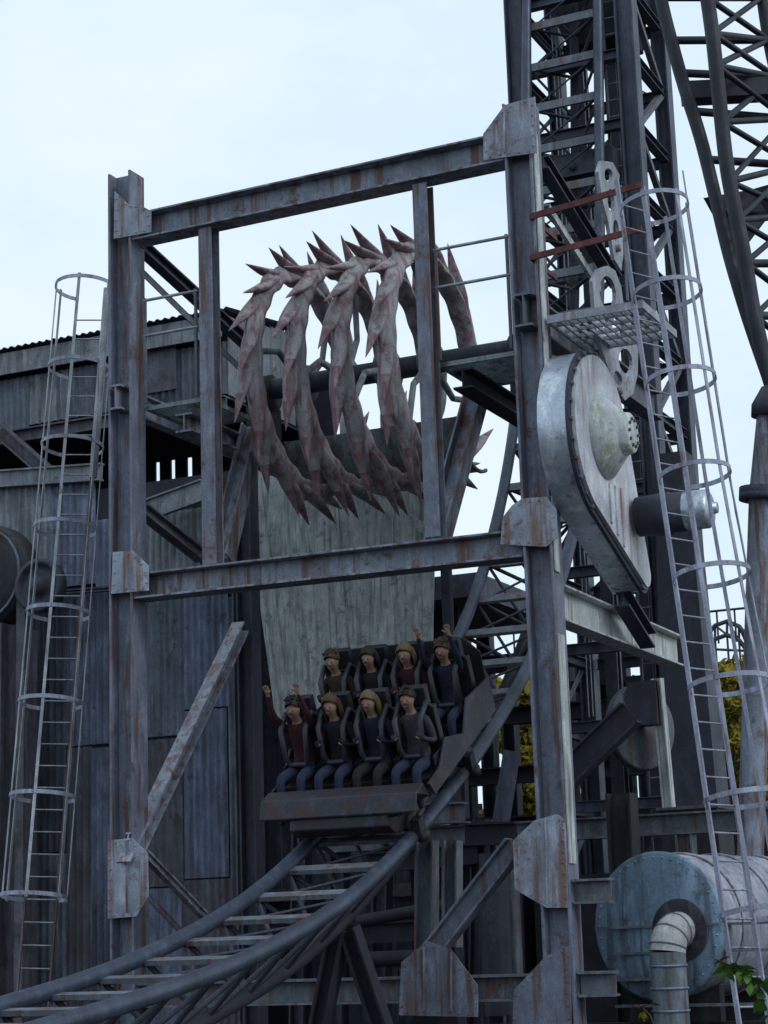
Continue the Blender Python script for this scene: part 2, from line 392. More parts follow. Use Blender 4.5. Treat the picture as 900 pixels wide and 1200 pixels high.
# curved guard sheet behind the lower half of the roller
mb = MB(); n = 20; vs = []
for i in range(n+1):
    th = R_(212)+R_(76)*i/n
    for a in (-4.75, -2.1): vs.append((a, RC_B+.55+1.30*math.cos(th)*.7+.3, RC_Z-.1+1.30*math.sin(th)))
gd = Thing('curved_guard_sheet', 'dull curved metal guard sheet inside the lower half of the clawed rings', 'guard', (-3.4,RC_B,RC_Z-1.3))
gd.part('sheet', MB().add(vs, [(2*i,2*i+1,2*i+3,2*i+2) for i in range(n)], True), m_drum)
for q in (0,1): gd.part('stiffener', MB().tube([vs[2*i+q] for i in range(n+1)], .03, 6), m_brace)

# ------------------------------------------------------------------ weathered plank chute behind the roller
ch = Thing('plank_chute', 'tall bleached plank chute tapering down behind the claw roller', 'chute', P(420,820,5.0))
TL, BL_, TR, BR_ = P(286,520,4.9), P(331,850,4.9), P(512,545,4.9), P(506,830,4.9)
NP = 17
mb = MB()
for i in range(NP):
    t0, t1 = i/NP, (i+1)/NP+(.006 if i < NP-1 else 0)
    o = random.uniform(-.03,.03)
    q = [TL.lerp(TR,t0), TL.lerp(TR,t1), BL_.lerp(BR_,t1), BL_.lerp(BR_,t0)]
    z = random.uniform(-.05,.06)
    q = [V((p.x, p.y+o, p.z+(z if j > 1 else 0))) for j, p in enumerate(q)]
    mb.plate(q, .03)
ch.part('planks', mb, m_wood)
ch.part('edge_board', MB().bar(TL-V((.03,.03,0)), BL_-V((.03,.03,0)), .10, .07, side=(0,1,0)), m_wood)
mb = MB()
for t in (.12,.5,.88): mb.bar(TL.lerp(BL_,t)+V((0,.1,0)), TR.lerp(BR_,t)+V((0,.1,0)), .1, .12, side=(0,1,0))
for s in (TL, TR): mb.bar((s.x,5.1,0), (s.x,5.1,s.z), .12, .14, side=(0,1,0))
ch.part('back_frame', mb, m_darkst)
ch.part('diagonal_board', MB().bar(P(425,578,4.7), P(512,628,4.7), .05, .14, side=(0,1,0)), m_wood)

# ------------------------------------------------------------------ roller coaster track
UC = -2.0
ctr = [(-60,1215),(40,1190),(120,1162),(174,1147),(221,1127),(266,1104),(305,1084),(351,1055),(385,1028),(441,966),(509,890),(572,798),(611,700),(634,600),(651,500),(658,400),(660,300),(660,150),(658,-40)]
raw = [Q(x, y, UC) for x, y in ctr]
raw = [(p.y, p.z) for p in raw]
def smooth_path(raw, it=3):
    for _ in range(it):
        raw = [raw[0]]+[((raw[i-1][0]+2*raw[i][0]+raw[i+1][0])/4, (raw[i-1][1]+2*raw[i][1]+raw[i+1][1])/4) for i in range(1, len(raw)-1)]+[raw[-1]]
    return raw
def catmull(pts, n=12):
    out = []; P_ = [pts[0]]+list(pts)+[pts[-1]]
    for i in range(1, len(P_)-2):
        for k in range(n):
            t = k/n; r = []
            for d in range(len(pts[0])):
                p0,p1,p2,p3 = P_[i-1][d],P_[i][d],P_[i+1][d],P_[i+2][d]
                r.append(.5*((2*p1)+(-p0+p2)*t+(2*p0-5*p1+4*p2-p3)*t*t+(-p0+3*p1-3*p2+p3)*t**3))
            out.append(tuple(r))
    out.append(tuple(pts[-1])); return out
path = catmull(smooth_path(raw, 2), 12)
# extend the low end out of the frame, level
s0, z0 = path[0]; path = [(s0-6+i*.5, z0-.35+.35*(i/12)**2*1.0) for i in range(12)]+path
arc = [0]
for i in range(1, len(path)): arc.append(arc[-1]+math.hypot(path[i][0]-path[i-1][0], path[i][1]-path[i-1][1]))
def at(d):
    d = max(0, min(arc[-1]-1e-4, d)); i = max(j for j in range(len(arc)) if arc[j] <= d); i = min(i, len(arc)-2)
    t = (d-arc[i])/(arc[i+1]-arc[i]); p = V((UC, path[i][0]*(1-t)+path[i+1][0]*t, path[i][1]*(1-t)+path[i+1][1]*t))
    i0, i1 = max(0, i-3), min(len(path)-1, i+4)
    T = V((0, path[i1][0]-path[i0][0], path[i1][1]-path[i0][1])).normalized()
    N = V((0, -T.z, T.y)); return p, T, N
LEN = arc[-1]; step = .12; nn = int(LEN/step)
fr = [at(i*step) for i in range(nn+1)]
G = .645
track = Thing('coaster_track', 'curving steel coaster track that sweeps up from the lower left behind the right post', 'roller coaster track', (UC, fr[20][0].y, 0))
for sgn in (-1, 1): track.part('rail', MB().tube([p+V((G*sgn,0,0)) for p, T, N in fr], .085, 14), m_rail)
track.part('spine', MB().tube([p-N*.62 for p, T, N in fr], .08, 12), m_black)
nties = int(LEN/.80)
for i in range(nties+1):
    p, T, N = at(.35+i*.80)
    mb = MB().bar(p-V((G-.06,0,0))-N*.05, p+V((G-.06,0,0))-N*.05, .15, .05, side=tuple(T))
    tie = track.part('tie', mb, m_brace)
    for sgn in (-1, 1): track.sub(tie, 'strut', MB().tube([p+V((G*sgn*.96,0,0))-N*.05, p-N*.62], .03, 6), m_darkst)
mb = MB()
for i in range(nties):
    p, T, N = at(.35+i*.80); q, T2, N2 = at(.35+(i+1)*.80); s = 1 if i % 2 else -1
    mb.tube([p-V((G*.93,0,0))-N*.09, q+V((G*.93,0,0))-N2*.09], .018, 6)
    for sgn in (-1,1): mb.tube([p-N*.62, q+V((G*.97*sgn,0,0))-N2*.06], .026, 6)
track.part('bracing', mb, m_darkst)
for d in (9.5, 13.0):
    p, T, N = at(d); q = p-N*.7
    for k in (-1, 1): track.part('support_leg', MB().ibeam((q.x+.5*k,q.y+.15*(k+1),0), (q.x+.06*k,q.y,q.z), .2, .2, side=(0,1,0)), m_black)

# ------------------------------------------------------------------ coaster car (at rest on the track) and riders
best = min(range(len(fr)), key=lambda i: abs(fr[i][0].y+.25))
cp, cT, cN = fr[best]
carM = Matrix.Identity(4)
X = A_*-1; Yf = -(B_*cT.y+V((0,0,cT.z))); Zn = B_*cN.y+V((0,0,cN.z))     # forward = down the track, toward the viewer
X = Yf.cross(Zn).normalized()
cw = W(cp)+Zn*.09
for i in range(3): carM[i][0] = X[i]; carM[i][1] = Yf[i]; carM[i][2] = Zn[i]; carM[i][3] = cw[i]
car = bpy.data.objects.new('coaster_car', None); COL.objects.link(car); car.matrix_world = carM
car['label'] = 'dark two row coaster car with eight riders diving along the curved track'; car['category'] = 'roller coaster car'
def cpart(name, mb, mat, parent=None, label=None, bevel=0):
    o = mb.obj(name, mat, parent or car)
    if bevel: m = o.modifiers.new('bevel','BEVEL'); m.width = bevel; m.segments = 3; m.limit_method = 'ANGLE'
    if label: o['label'] = label
    return o
m_body = weathered('car_body', (.035,.038,.055), (.05,.022,.02), .4, .42, seed=40, metal=.2)
m_seat = plain('seat_shell', (.018,.018,.024), .5)
m_bar = weathered('lap_bar', (.028,.03,.045), (.03,.024,.026), .3, .4, seed=41)
mb = MB().plate([(-1.22,-1.15,.06),(-1.22,1.0,.06),(-1.30,1.28,.22),(-1.30,-1.3,.22)], .001, (0,0,1)) if False else MB()
# hull: side profile extruded across
prof = [(-1.30,.10),(.95,.05),(1.22,.12),(1.38,.28),(1.30,.42),(1.10,.46),(1.02,.30),(.1,.26),(-.05,.52),(-.15,.26),(-1.2,.28),(-1.32,.62),(-1.42,.60)]
mb.add([(x, y, z) for x in (-.62, .62) for y, z in prof], [tuple(range(13))[::-1], tuple(range(13, 26))]+[(i, (i+1) % 13, (i+1) % 13+13, i+13) for i in range(13)])
cpart('chassis', mb, m_body, bevel=.02)
for x in (-1.0, 1.0):
    cpart('side_panel', MB().plate([(x,-1.40,.50),(x,-.2,.44),(x,.86,.40),(x,.96,.58),(x,.55,.62),(x,.25,.84),(x,-.30,.66),(x,-.62,.98),(x,-1.40,.94)], .035, (1,0,0)), m_body, bevel=.01)
cpart('seat_pan', MB().box(-.98,.98,.08,.86,.385,.43).box(-.98,.98,-1.36,-.42,.50,.545), m_body, bevel=.01)
cpart('nose', MB().add([(x*(.985 if z > .3 else .6), y, z) for x in (-1,1) for y, z in ((.86,.40),(1.20,.30),(1.36,.42),(1.22,.60),(1.0,.62))], [(4,3,2,1,0),(5,6,7,8,9)]+[(i,(i+1)%5,(i+1)%5+5,i+5) for i in range(5)]), m_body, bevel=.02)
cpart('rear_shell', MB().plate([(-.98,-1.42,.5),(.98,-1.42,.5),(.98,-1.46,1.25),(.8,-1.47,1.45),(-.8,-1.47,1.45),(-.98,-1.46,1.25)], .03, (0,-1,0)), m_seat, bevel=.01)
for x in (-.62,.62):
    for y in (-.95,.85):
        mb = MB().lathe([(-.05,.02),(-.05,.10),(.05,.10),(.05,.02)], (x,y,.08), (1,0,0), 16)
        mb.lathe([(-.05,.02),(-.05,.08),(.05,.08),(.05,.02)], (x+(.14 if x > 0 else -.14),y,-.09), (0,0,1), 14)
        mb.box(x-.03 if x < 0 else x-.14, x+.14 if x < 0 else x+.03, y-.12, y+.12, .101, .13)
        mb.box(x+(.06 if x > 0 else -.16), x+(.16 if x > 0 else -.06), y-.08, y+.08, -.10, .128)
        cpart('wheel_carriage', mb, m_mech)
seat_x = [-.735,-.245,.245,.735]
rows = ((.42,.432),(-.84,.547))
for ry, rz in rows:
    for x in seat_x:
        mb = MB().box(x-.19,x+.19,ry-.18,ry+.30,rz,rz+.12).box(x-.22,x+.22,ry-.32,ry-.20,rz,rz+.78)
        mb.box(x-.15,x+.15,ry-.34,ry-.22,rz+.79,rz+1.02); mb.box(x-.235,x-.21,ry-.30,ry+.12,rz,rz+.30); mb.box(x+.21,x+.235,ry-.30,ry+.12,rz,rz+.30)
        st = cpart('seat', mb, m_seat, bevel=.03)
        hb = MB()
        for s in (-1,1): hb.tube([(x+s*.17,ry-.27,rz+.74),(x+s*.17,ry-.14,rz+.86),(x+s*.16,ry+.09,rz+.74),(x+s*.14,ry+.16,rz+.42),(x+s*.10,ry+.14,rz+.32)], .034, 8)
        hb.tube([(x-.10,ry+.15,rz+.33),(x+.10,ry+.15,rz+.33)], .035, 8)
        cpart('shoulder_bar', hb, m_bar, st)

# riders: one continuous skinned body
def skin_mesh(name, nodes, edges, mats, matf):
    me = bpy.data.meshes.new(name+'_skel'); names = list(nodes); idx = {n: i for i, n in enumerate(names)}
    me.from_pydata([nodes[n][0] for n in names], [(idx[a], idx[b]) for a, b in edges], [])
    o = bpy.data.objects.new(name+'_skel', me); COL.objects.link(o)
    m = o.modifiers.new('skin', 'SKIN'); m.use_smooth_shade = True; m.branch_smoothing = .4
    sv = me.skin_vertices[0].data
    for n in names:
        r = nodes[n][1]; sv[idx[n]].radius = r if isinstance(r, tuple) else (r, r); sv[idx[n]].use_root = (n == 'pelvis')
    sb = o.modifiers.new('sub', 'SUBSURF'); sb.levels = 1; sb.render_levels = 1
    bpy.context.view_layer.update()
    dg = bpy.context.evaluated_depsgraph_get(); ev = o.evaluated_get(dg); nmz = bpy.data.meshes.new_from_object(ev); nmz.name = name
    bpy.data.objects.remove(o); nmz.materials.clear()
    for mm in mats: nmz.materials.append(mm)
    for p in nmz.polygons: p.material_index = matf(p.center); p.use_smooth = True
    return nmz
def rider_nodes(up):
    # seat pan at z=0, y forward; 'up' raises the hands
    n = {'pelvis': ((0,-.02,.12), (.15,.12)), 'waist': ((0,-.05,.28), (.135,.10)), 'chest': ((0,-.06,.46), (.17,.115)), 'collar': ((0,-.07,.60), (.12,.085)),
         'neck': ((0,-.06,.68), .052), 'chin': ((0,-.03,.75), (.062,.07)), 'head': ((0,-.04,.84), (.080,.098)), 'crown': ((0,-.05,.925), (.060,.075)),
         'nose': ((0,.065,.825), .012)}
    e = [('pelvis','waist'),('waist','chest'),('chest','collar'),('collar','neck'),('neck','chin'),('chin','head'),('head','crown'),('head','nose')]
    for s, t in ((-1,'l'),(1,'r')):
        n['ear'+t] = ((s*.088,-.045,.83), .014); e.append(('head','ear'+t))
        n['hip'+t] = ((s*.10,.04,.10), .088); n['thigh'+t] = ((s*.12,.24,.13), .080); n['knee'+t] = ((s*.13,.44,.15), .060)
        n['calf'+t] = ((s*.13,.50,-.06), .054); n['ankle'+t] = ((s*.13,.52,-.24), .038); n['heel'+t] = ((s*.13,.50,-.29), .040); n['toe'+t] = ((s*.135,.68,-.30), .032)
        e += [('pelvis','hip'+t),('hip'+t,'thigh'+t),('thigh'+t,'knee'+t),('knee'+t,'calf'+t),('calf'+t,'ankle'+t),('ankle'+t,'heel'+t),('heel'+t,'toe'+t)]
        n['shoulder'+t] = ((s*.165,-.07,.57), .058)
        if up: el, wr, pm, fd = (s*.225,.06,.80), (s*.20,.10,1.05), (s*.20,.11,1.13), V((0,.02,.075))
        else: el, wr, pm, fd = (s*.225,-.03,.31), (s*.20,.13,.40), (s*.18,.185,.45), V((-s*.055,-.015,.035))
        n['elbow'+t] = (el, .043); n['wrist'+t] = (wr, .028); n['palm'+t] = (pm, (.036,.018))
        e += [('collar','shoulder'+t),('shoulder'+t,'elbow'+t),('elbow'+t,'wrist'+t),('wrist'+t,'palm'+t)]
        for k, (ox, ln) in enumerate(((-.030,.85),(-.010,1.),(.011,.95),(.031,.75))):
            p1 = V(pm)+V((ox,0,.02)); p2 = p1+fd*ln*.6; p3 = p2+(fd*.5+V((0,-.02,0)))*ln*.6
            n[f'f{t}{k}a'] = (tuple(p1+fd*.15), .010); n[f'f{t}{k}b'] = (tuple(p2), .0085); n[f'f{t}{k}c'] = (tuple(p3), .007)
            e += [('palm'+t, f'f{t}{k}a'),(f'f{t}{k}a', f'f{t}{k}b'),(f'f{t}{k}b', f'f{t}{k}c')]
        tb = V(pm)+V((-s*.045,.015,-.01)); n['th1'+t] = (tuple(tb), .011); n['th2'+t] = (tuple(tb+V((-s*.015,.015,.035))), .009); e += [('palm'+t,'th1'+t),('th1'+t,'th2'+t)]
    return n, e
m_skin = plain('skin', (.24,.145,.11), .55, .1, 8)
m_shoe = plain('shoe', (.03,.03,.035), .6)
cloth = {'black': (.012,.012,.016), 'navy': (.010,.014,.034), 'maroon': (.035,.010,.014), 'grey': (.035,.036,.045), 'brown': (.04,.024,.018), 'denim': (.016,.024,.05)}
mc = {k: plain('cloth_'+k, c, .9, .25, 14) for k, c in cloth.items()}
hairs = {'dark': plain('hair_dark', (.012,.009,.008), .6), 'brown': plain('hair_brown', (.05,.028,.015), .6), 'fair': plain('hair_fair', (.10,.07,.035), .6)}
m_eye = plain('eye', (.02,.02,.02), .2)
def mat_region(c):
    ax = abs(c.x)
    if c.z < -.265 and c.y > .40: return 3
    if c.z > .665 and ax < .12: return 0
    if ax > .10 and (c.y > .205 and c.z > .43 or c.z > 1.06): return 0
    if c.z < .245 and c.y > .06 or c.z < .16: return 2
    return 1
meshes = {}
n_, e_ = rider_nodes(False); base_dn = skin_mesh('person_body', n_, e_, [m_skin, mc['black'], mc['denim'], m_shoe], mat_region)
n_, e_ = rider_nodes(True); base_up = skin_mesh('person_body', n_, e_, [m_skin, mc['black'], mc['denim'], m_shoe], mat_region)
spec = [ # row, seat, arms up, top, trousers, hair, label
 (0,0,1,'maroon','denim','dark','rider in maroon top with both arms raised, front row beside the plank chute side'),
 (0,1,0,'black','denim','brown','rider in black top gripping the bars, second seat of the front row'),
 (0,2,0,'navy','black','fair','fair haired rider in navy top gripping the bars in the front row'),
 (0,3,0,'grey','denim','dark','rider in grey top and jeans in the front seat nearest the right post'),
 (1,0,0,'brown','black','brown','rider in brown top holding the bars, back row at the chute end'),
 (1,1,0,'black','black','dark','rider all in black gripping the bars in the back row'),
 (1,2,0,'maroon','black','fair','fair haired rider in maroon top gripping the bars in the back row'),
 (1,3,1,'navy','denim','brown','rider in navy top and jeans with arms raised, back seat nearest the right post')]
for row, si, upf, top, tr, hr, lab in spec:
    ry, rz = rows[row]; me = (base_up if upf else base_dn).copy(); me.materials[1] = mc[top]; me.materials[2] = mc[tr]
    x = -seat_x[si] if False else seat_x[3-si]
    e = bpy.data.objects.new('person', None); COL.objects.link(e); e.matrix_world = carM @ Matrix.Translation((x, ry, rz+.12))
    e['label'] = lab; e['category'] = 'person'; e['group'] = 'riders in the coaster car'
    b = bpy.data.objects.new('body', me); COL.objects.link(b); b.parent = e
    hb = MB(); ls = random.random()
    vs = []; nu, nv = 14, 8
    for j in range(nv+1):
        for i in range(nu):
            th = 2*math.pi*i/nu; back = (1-math.sin(th))/2
            ph = math.pi*(.5)*(j/nv)*(.62+1.1*back)
            rr = 1.0+.06*math.sin(5*th+ls*9)*(j/nv)
            vs.append((math.cos(th)*math.sin(ph)*.100*rr, -.058+math.sin(th)*math.sin(ph)*.115*rr, .865+math.cos(ph)*.118))
    hb.add(vs, [(j*nu+i, j*nu+(i+1) % nu, (j+1)*nu+(i+1) % nu, (j+1)*nu+i) for j in range(nv) for i in range(nu)], True)
    if si in (1, 2):
        for k in range(26):
            th = math.pi*(.92+1.16*k/25); x0, y0 = .094*math.cos(th), -.058+.108*math.sin(th)
            ln = random.uniform(.16,.27); hb.tube([(x0,y0,.88),(x0*1.12,y0*1.08-.01,.80),(x0*1.1+random.uniform(-.01,.01),y0*1.1-.01,.88-ln)], [.020,.019,.005], 5)
    else:
        for k in range(60):
            th = random.uniform(0,6.28); ph = random.uniform(0,1.25 if math.sin(th) < .3 else .8)
            n0 = V((math.cos(th)*math.sin(ph)*.1, -.058+math.sin(th)*math.sin(ph)*.115, .865+math.cos(ph)*.116)); d = V((random.gauss(0,1),random.gauss(0,1)+.3,random.gauss(0,.6))).normalized()*.035
            hb.tube([n0, n0+d*.6+V((0,0,.006)), n0+d], [.014,.011,.003], 4)
    hb.obj('hair', hairs[hr], e)
    eb = MB()
    for s in (-1,1): eb.lathe([(-.008,0),(-.005,.006),(0,.0075),(.005,.006),(.008,0)], (s*.032,.047,.85), (0,1,0), 8)
    eb.obj('eyes', m_eye, e)
    MB().tube([(-.028,.053,.785),(0,.060,.783),(.028,.053,.785)], .006, 6).obj('mouth', plain('lips', (.22,.08,.07), .5), e)

# ------------------------------------------------------------------ caged ladders
def caged_ladder(name, label, base, top, side, out, w, rad, hoops, bars, m_l, m_c, m_h, rung=.30, grp='caged ladders', flare=0):
    base, top = V(base), V(top); ax = (top-base).normalized(); L = (top-base).length
    side = (V(side)-ax*V(side).dot(ax)).normalized(); out = (V(out)-ax*V(out).dot(ax)); out = (out-side*out.dot(side)).normalized()
    t = Thing(name, label, 'ladder', base, grp)
    for s in (-1,1): t.part('side_rail', MB().bar(base+side*s*w/2, top+side*s*w/2, .06, .022, side=tuple(out)), m_l)
    n = int(L/rung)
    for i in range(1, n): t.part('rung', MB().tube([base+ax*rung*i-side*w/2, base+ax*rung*i+side*w/2], .011, 6), m_c)
    c0 = base+out*rad*.86
    for h in hoops:
        rr = rad*(1+flare*max(0,1-h/(L*.6))); c = base+out*rr*.86+ax*h; pts = []
        a0 = math.asin(min(.95, w/2/rr))
        for k in range(25):
            an = -math.pi/2-math.pi/2+a0+.0+(2*math.pi-2*a0)*k/24+math.pi/2
            # angle measured so that the gap faces the ladder
            th = math.pi+a0+(2*math.pi-2*a0)*k/24
            pts.append(c+out*rr*math.cos(th)+side*rr*math.sin(th))
        t.part('hoop', MB().ribbon(pts, .055, .010, ax), m_h)
    for th in bars:
        pts = []
        for h in [min(hoops)-.05]+sorted(hoops)+[max(hoops)+.05]:
            rr = rad*(1+flare*max(0,1-h/(L*.6))); pts.append(base+out*rr*.86+ax*h+out*(rr-.012)*math.cos(th)+side*(rr-.012)*math.sin(th))
        o = out*math.cos(th)+side*math.sin(th)
        t.part('cage_bar', MB().ribbon(pts, .042, .012, ax.cross(o)), m_c)
    return t
lb = P(37,1190,.35); lt = P(108,338,1.6)
ax = (lt-lb); L = ax.length
def hh(y, xx=0):  # height along the left ladder for a picture row
    return None
lad = caged_ladder('caged_ladder', 'pale caged ladder left of the portal frame in front of the shed', lb, lt, (.93,.36,0), (-.36,-.93,.0), .43, .44,
    [L*(1190-y)/(1190-338)*1.0+.0 for y in (1068,960,855,752,652,552,455,352)], (R_(0),R_(62),R_(-62),R_(110),R_(-110)), m_ladred, m_galv, m_cage)
# bright tube fixed at the ladder head
lad.part('head_tube', MB().tube([P(109,560,.95), P(126,338,1.0)], .055, 10), m_galv, label='bright galvanised tube at the ladder head')
rb = P(886,1215,-1.3); rt = P(738,215,-.3)
L2 = (rt-rb).length
caged_ladder('caged_ladder', 'tall leaning caged ladder at the right in front of the round tank', rb, rt, (.5,.86,0), (.86,-.5,0), .42, .40,
    [L2*(1215-y)/1000 for y in (1095,975,850,725,605,490,378,265)], (R_(0),R_(62),R_(-62),R_(118)), m_cage, m_cage, m_cage, flare=.30)

# ------------------------------------------------------------------ corrugated shed on the left
shed = Thing('corrugated_shed', 'dark patched corrugated iron shed with overhanging upper storey behind the portal frame', 'shed', (-10.5, 5.3, 0))
HB, ZR, CA = 6.0, 11.92, -7.62
WB = 6.9
mb = MB().corrugated(-18, CA, HB-.25, 0, 0)  if False else MB()
# roof: corrugated sheets sloping up to the back
vs = []; n = 420
for i in range(n+1):
    a = -18+(CA+.15+18)*i/n; o = .022*math.sin(2*math.pi*a/.15)
    vs += [(a, HB-.3, ZR+.03+o), (a, HB+2.4, ZR+.40+o)]
mb.add(vs, [(2*i,2*i+2,2*i+3,2*i+1) for i in range(n)], True)
shed.part('roof', mb, m_sh_dark)
shed.part('fascia', MB().box(-18, CA, HB-.22, HB-.18, ZR-.42, ZR-.03), m_sh_pale)
def sheets(b, cells, name='wall_sheet'):
    for a0, a1, z0, z1, mat in cells:
        o = random.uniform(0,.012); mb = MB().corrugated(a0, a1, b-o, z0, z1, .13, .024); shed.part(name, mb, mat)
def zof(y, b, x=150): return P(x, y, b).z
ub = HB
cells = []; a = -18
while a < CA-.1:
    w = random.choice((.6,.8,1.0,1.3)); a1 = min(a+w, CA)
    cells.append((a, a1, zof(482, ub)+random.uniform(-.05,.05), ZR-.45, random.choice((m_sh_pale,m_sh_green,m_sh_brown,m_sh_dark,m_sh_brown)))); a = a1
sheets(ub, cells)
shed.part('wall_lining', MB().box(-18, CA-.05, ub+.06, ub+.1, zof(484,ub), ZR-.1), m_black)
ax0 = P(168,430,ub-.05).x; ax1 = P(206,430,ub-.05).x
shed.part('hatch', MB().box(ax0, ax1, ub-.05, ub-.03, zof(466,ub), zof(412,ub)), m_sh_brown, label='rusty brown hatch panel')
shed.part('eaves_beam', MB().ibeam((-18,HB-.05,zof(492,ub)),(CA,HB-.05,zof(492,ub)),.2,.24,side=(0,1,0)), m_sh_brown)
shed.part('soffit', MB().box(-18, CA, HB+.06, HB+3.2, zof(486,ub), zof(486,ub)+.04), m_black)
# side wall of the upper storey running back
mb = MB()
for i in range(8): mb.box(CA, CA+.02, HB+.3*i, HB+.3*i+.29, zof(482,ub), ZR+.0+.045*i)
shed.part('end_boards', mb, m_sh_pale)
# lower wall
ZW = zof(560, WB)
cells = []
def cell(x0, x1, y0, y1, mat, b=WB): cells.append((P(x0,y0,b).x, P(x1,y0,b).x, P(x0,y1,b).z, P(x0,y0,b).z, mat))
LB = 5.35
for x0,x1,y0,y1,mat in [(-90,-20,585,1290,m_sh_dark),(-20,58,560,700,m_sh_pale),(58,112,565,690,m_sh_blue),(-20,40,702,1290,m_sh_dark),(40,78,702,1000,m_sh_dark),
    (78,128,692,875,m_sh_blue),(78,108,877,1290,m_sh_brown),(108,128,877,1060,m_sh_blue),(112,168,610,692,m_sh_blue),(128,214,694,868,m_sh_green),(128,166,868,1050,m_sh_brown),
    (168,214,868,1040,m_sh_brown),(168,238,604,694,m_sh_pale),(214,268,690,832,m_sh_blue),(214,265,834,1030,m_sh_blue),(265,296,700,1035,m_sh_green),(214,300,1032,1290,m_sh_brown),
    (40,78,1002,1290,m_sh_green),(108,166,1060,1290,m_sh_dark),(166,214,1042,1290,m_sh_blue),(238,296,610,692,m_sh_dark)]:
    cell(x0,x1,y0,y1,mat,LB)
sheets(LB, cells)
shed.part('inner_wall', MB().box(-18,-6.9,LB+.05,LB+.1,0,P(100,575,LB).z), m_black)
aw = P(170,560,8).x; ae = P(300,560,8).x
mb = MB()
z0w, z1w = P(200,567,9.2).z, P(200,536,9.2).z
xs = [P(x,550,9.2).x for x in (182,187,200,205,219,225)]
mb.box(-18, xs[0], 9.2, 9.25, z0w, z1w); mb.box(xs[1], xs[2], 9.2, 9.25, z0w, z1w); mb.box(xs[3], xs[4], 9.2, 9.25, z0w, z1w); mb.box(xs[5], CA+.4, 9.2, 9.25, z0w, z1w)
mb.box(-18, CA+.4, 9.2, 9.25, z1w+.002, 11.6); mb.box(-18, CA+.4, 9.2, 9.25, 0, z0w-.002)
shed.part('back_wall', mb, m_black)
shed.part('corner_post', MB().ibeam((P(292,800,LB).x, LB-.1, 0),(P(292,800,LB).x, LB-.1, 9.0), .3, .3, side=(0,1,0)), m_sh_brown)
def shbar(p, q, b, w, h, mat, name='wall_brace'): shed.part(name, MB().ibeam(P(*p,b), P(*q,b), w, h, side=(0,1,0)), mat)
shbar((0,505),(134,622),5.6,.2,.24,m_sh_brown)
shbar((-10,562),(120,553),5.25,.12,.3,m_sh_pale)
shbar((166,600),(238,574),4.9,.1,.36,m_sh_pale)
shbar((178,610),(240,655),4.8,.12,.2,m_sh_brown)
shbar((60,695),(130,690),5.2,.1,.08,m_sh_dark)

# round machine housing on the far left
mc0 = P(0,680,4.4)
fan = Thing('machine_housing', 'large dark round machine housing at the left edge behind the ladder', 'machine', (mc0.x,4.4,0))
fan.part('drum', MB().lathe([(-.5,0),(-.5,.80),(-.42,.86),(-.1,.86),(-.1,0)], mc0, (0,1,0), 40), m_mech)
fc = P(44,686,3.75)
fan.part('pulley', MB().lathe([(.2,0),(.2,.42),(0,.44),(-.02,.36),(.06,.34),(.06,.16),(-.06,.14),(-.08,0)], fc, (0,1,0), 32), m_darkst)
fan.part('pedestal', MB().bar((mc0.x,4.4,0),(mc0.x,4.4,mc0.z-.8),1.0,.8).bar((mc0.x+.75,4.0,0),(mc0.x+.75,4.0,mc0.z-.3),.16,.16), m_sh_brown)
fan.part('rim_bolts', MB().lathe([(-.03,.78),(-.05,.78),(-.05,.74),(-.03,.74)], mc0-V((0,.5,0)), (0,1,0), 24), m_brace)

# ------------------------------------------------------------------ chaincase (drive housing) right of the portal
HA0, HA1 = -.02+.22, .66
c1 = Q(707,512,HA1); r1 = (Q(707,512,HA1)-Q(701,412,HA1)).length*.98
c2 = Q(758,672,HA1); r2 = .22
cs = Thing('drive_chaincase', 'big silvery teardrop chaincase with domed cover bolted beside the right post', 'machine housing', (.4, c1.y, c1.z-1.2))
def hull_outline(c1, r1, c2, r2, n=56):
    pts = [(c1.y+r1*math.cos(2*math.pi*i/n), c1.z+r1*math.sin(2*math.pi*i/n)) for i in range(n)]+[(c2.y+r2*math.cos(2*math.pi*i/n), c2.z+r2*math.sin(2*math.pi*i/n)) for i in range(n)]
    pts = sorted(set(pts))
    def cr(o,a,b): return (a[0]-o[0])*(b[1]-o[1])-(a[1]-o[1])*(b[0]-o[0])
    lo = []
    for p in pts:
        while len(lo) >= 2 and cr(lo[-2],lo[-1],p) <= 0: lo.pop()
        lo.append(p)
    up = []
    for p in reversed(pts):
        while len(up) >= 2 and cr(up[-2],up[-1],p) <= 0: up.pop()
        up.append(p)
    return lo[:-1]+up[:-1]
def extr(out, a0, a1, sm=True):
    n = len(out); mb = MB(); vs = [(a0,y,z) for y,z in out]+[(a1,y,z) for y,z in out]
    mb.add(vs, [(i,(i+1)%n,(i+1)%n+n,i+n) for i in range(n)], sm); mb.add(vs, [tuple(range(n))[::-1], tuple(range(n,2*n))]); return mb
out = hull_outline(c1, r1, c2, r2)
cs.part('case_body', extr(out, HA0, HA1-.10), m_case)
out2 = hull_outline(c1, r1+.03, c2, r2+.03)
cs.part('flange', extr(out2, HA1-.098, HA1-.05), m_darkst)
out3 = hull_outline(c1, r1-.05, c2, r2-.05)
cs.part('cover_plate', extr(out3, HA1-.048, HA1), m_plate)
for i in range(0, len(out2), 2):
    y, z = out2[i]; cy, cz = (c1.y, c1.z); y2 = y+(cy-y)*.035; z2 = z+(cz-z)*.035
    cs.part('bolt', MB().lathe([(0,.026),(.03,.026),(.03,0)], (HA1-.05+.002, y2, z2), (1,0,0), 6, False), m_brace)
cs.part('domed_cover', MB().lathe([(0,.52),(.04,.52),(.26,.28),(.27,.20)], c1+V((.002,0,0)), (1,0,0), 40).lathe([(.22,.28),(.36,.25),(.38,.22),(.38,0)], c1, (1,0,0), 28), m_cone)
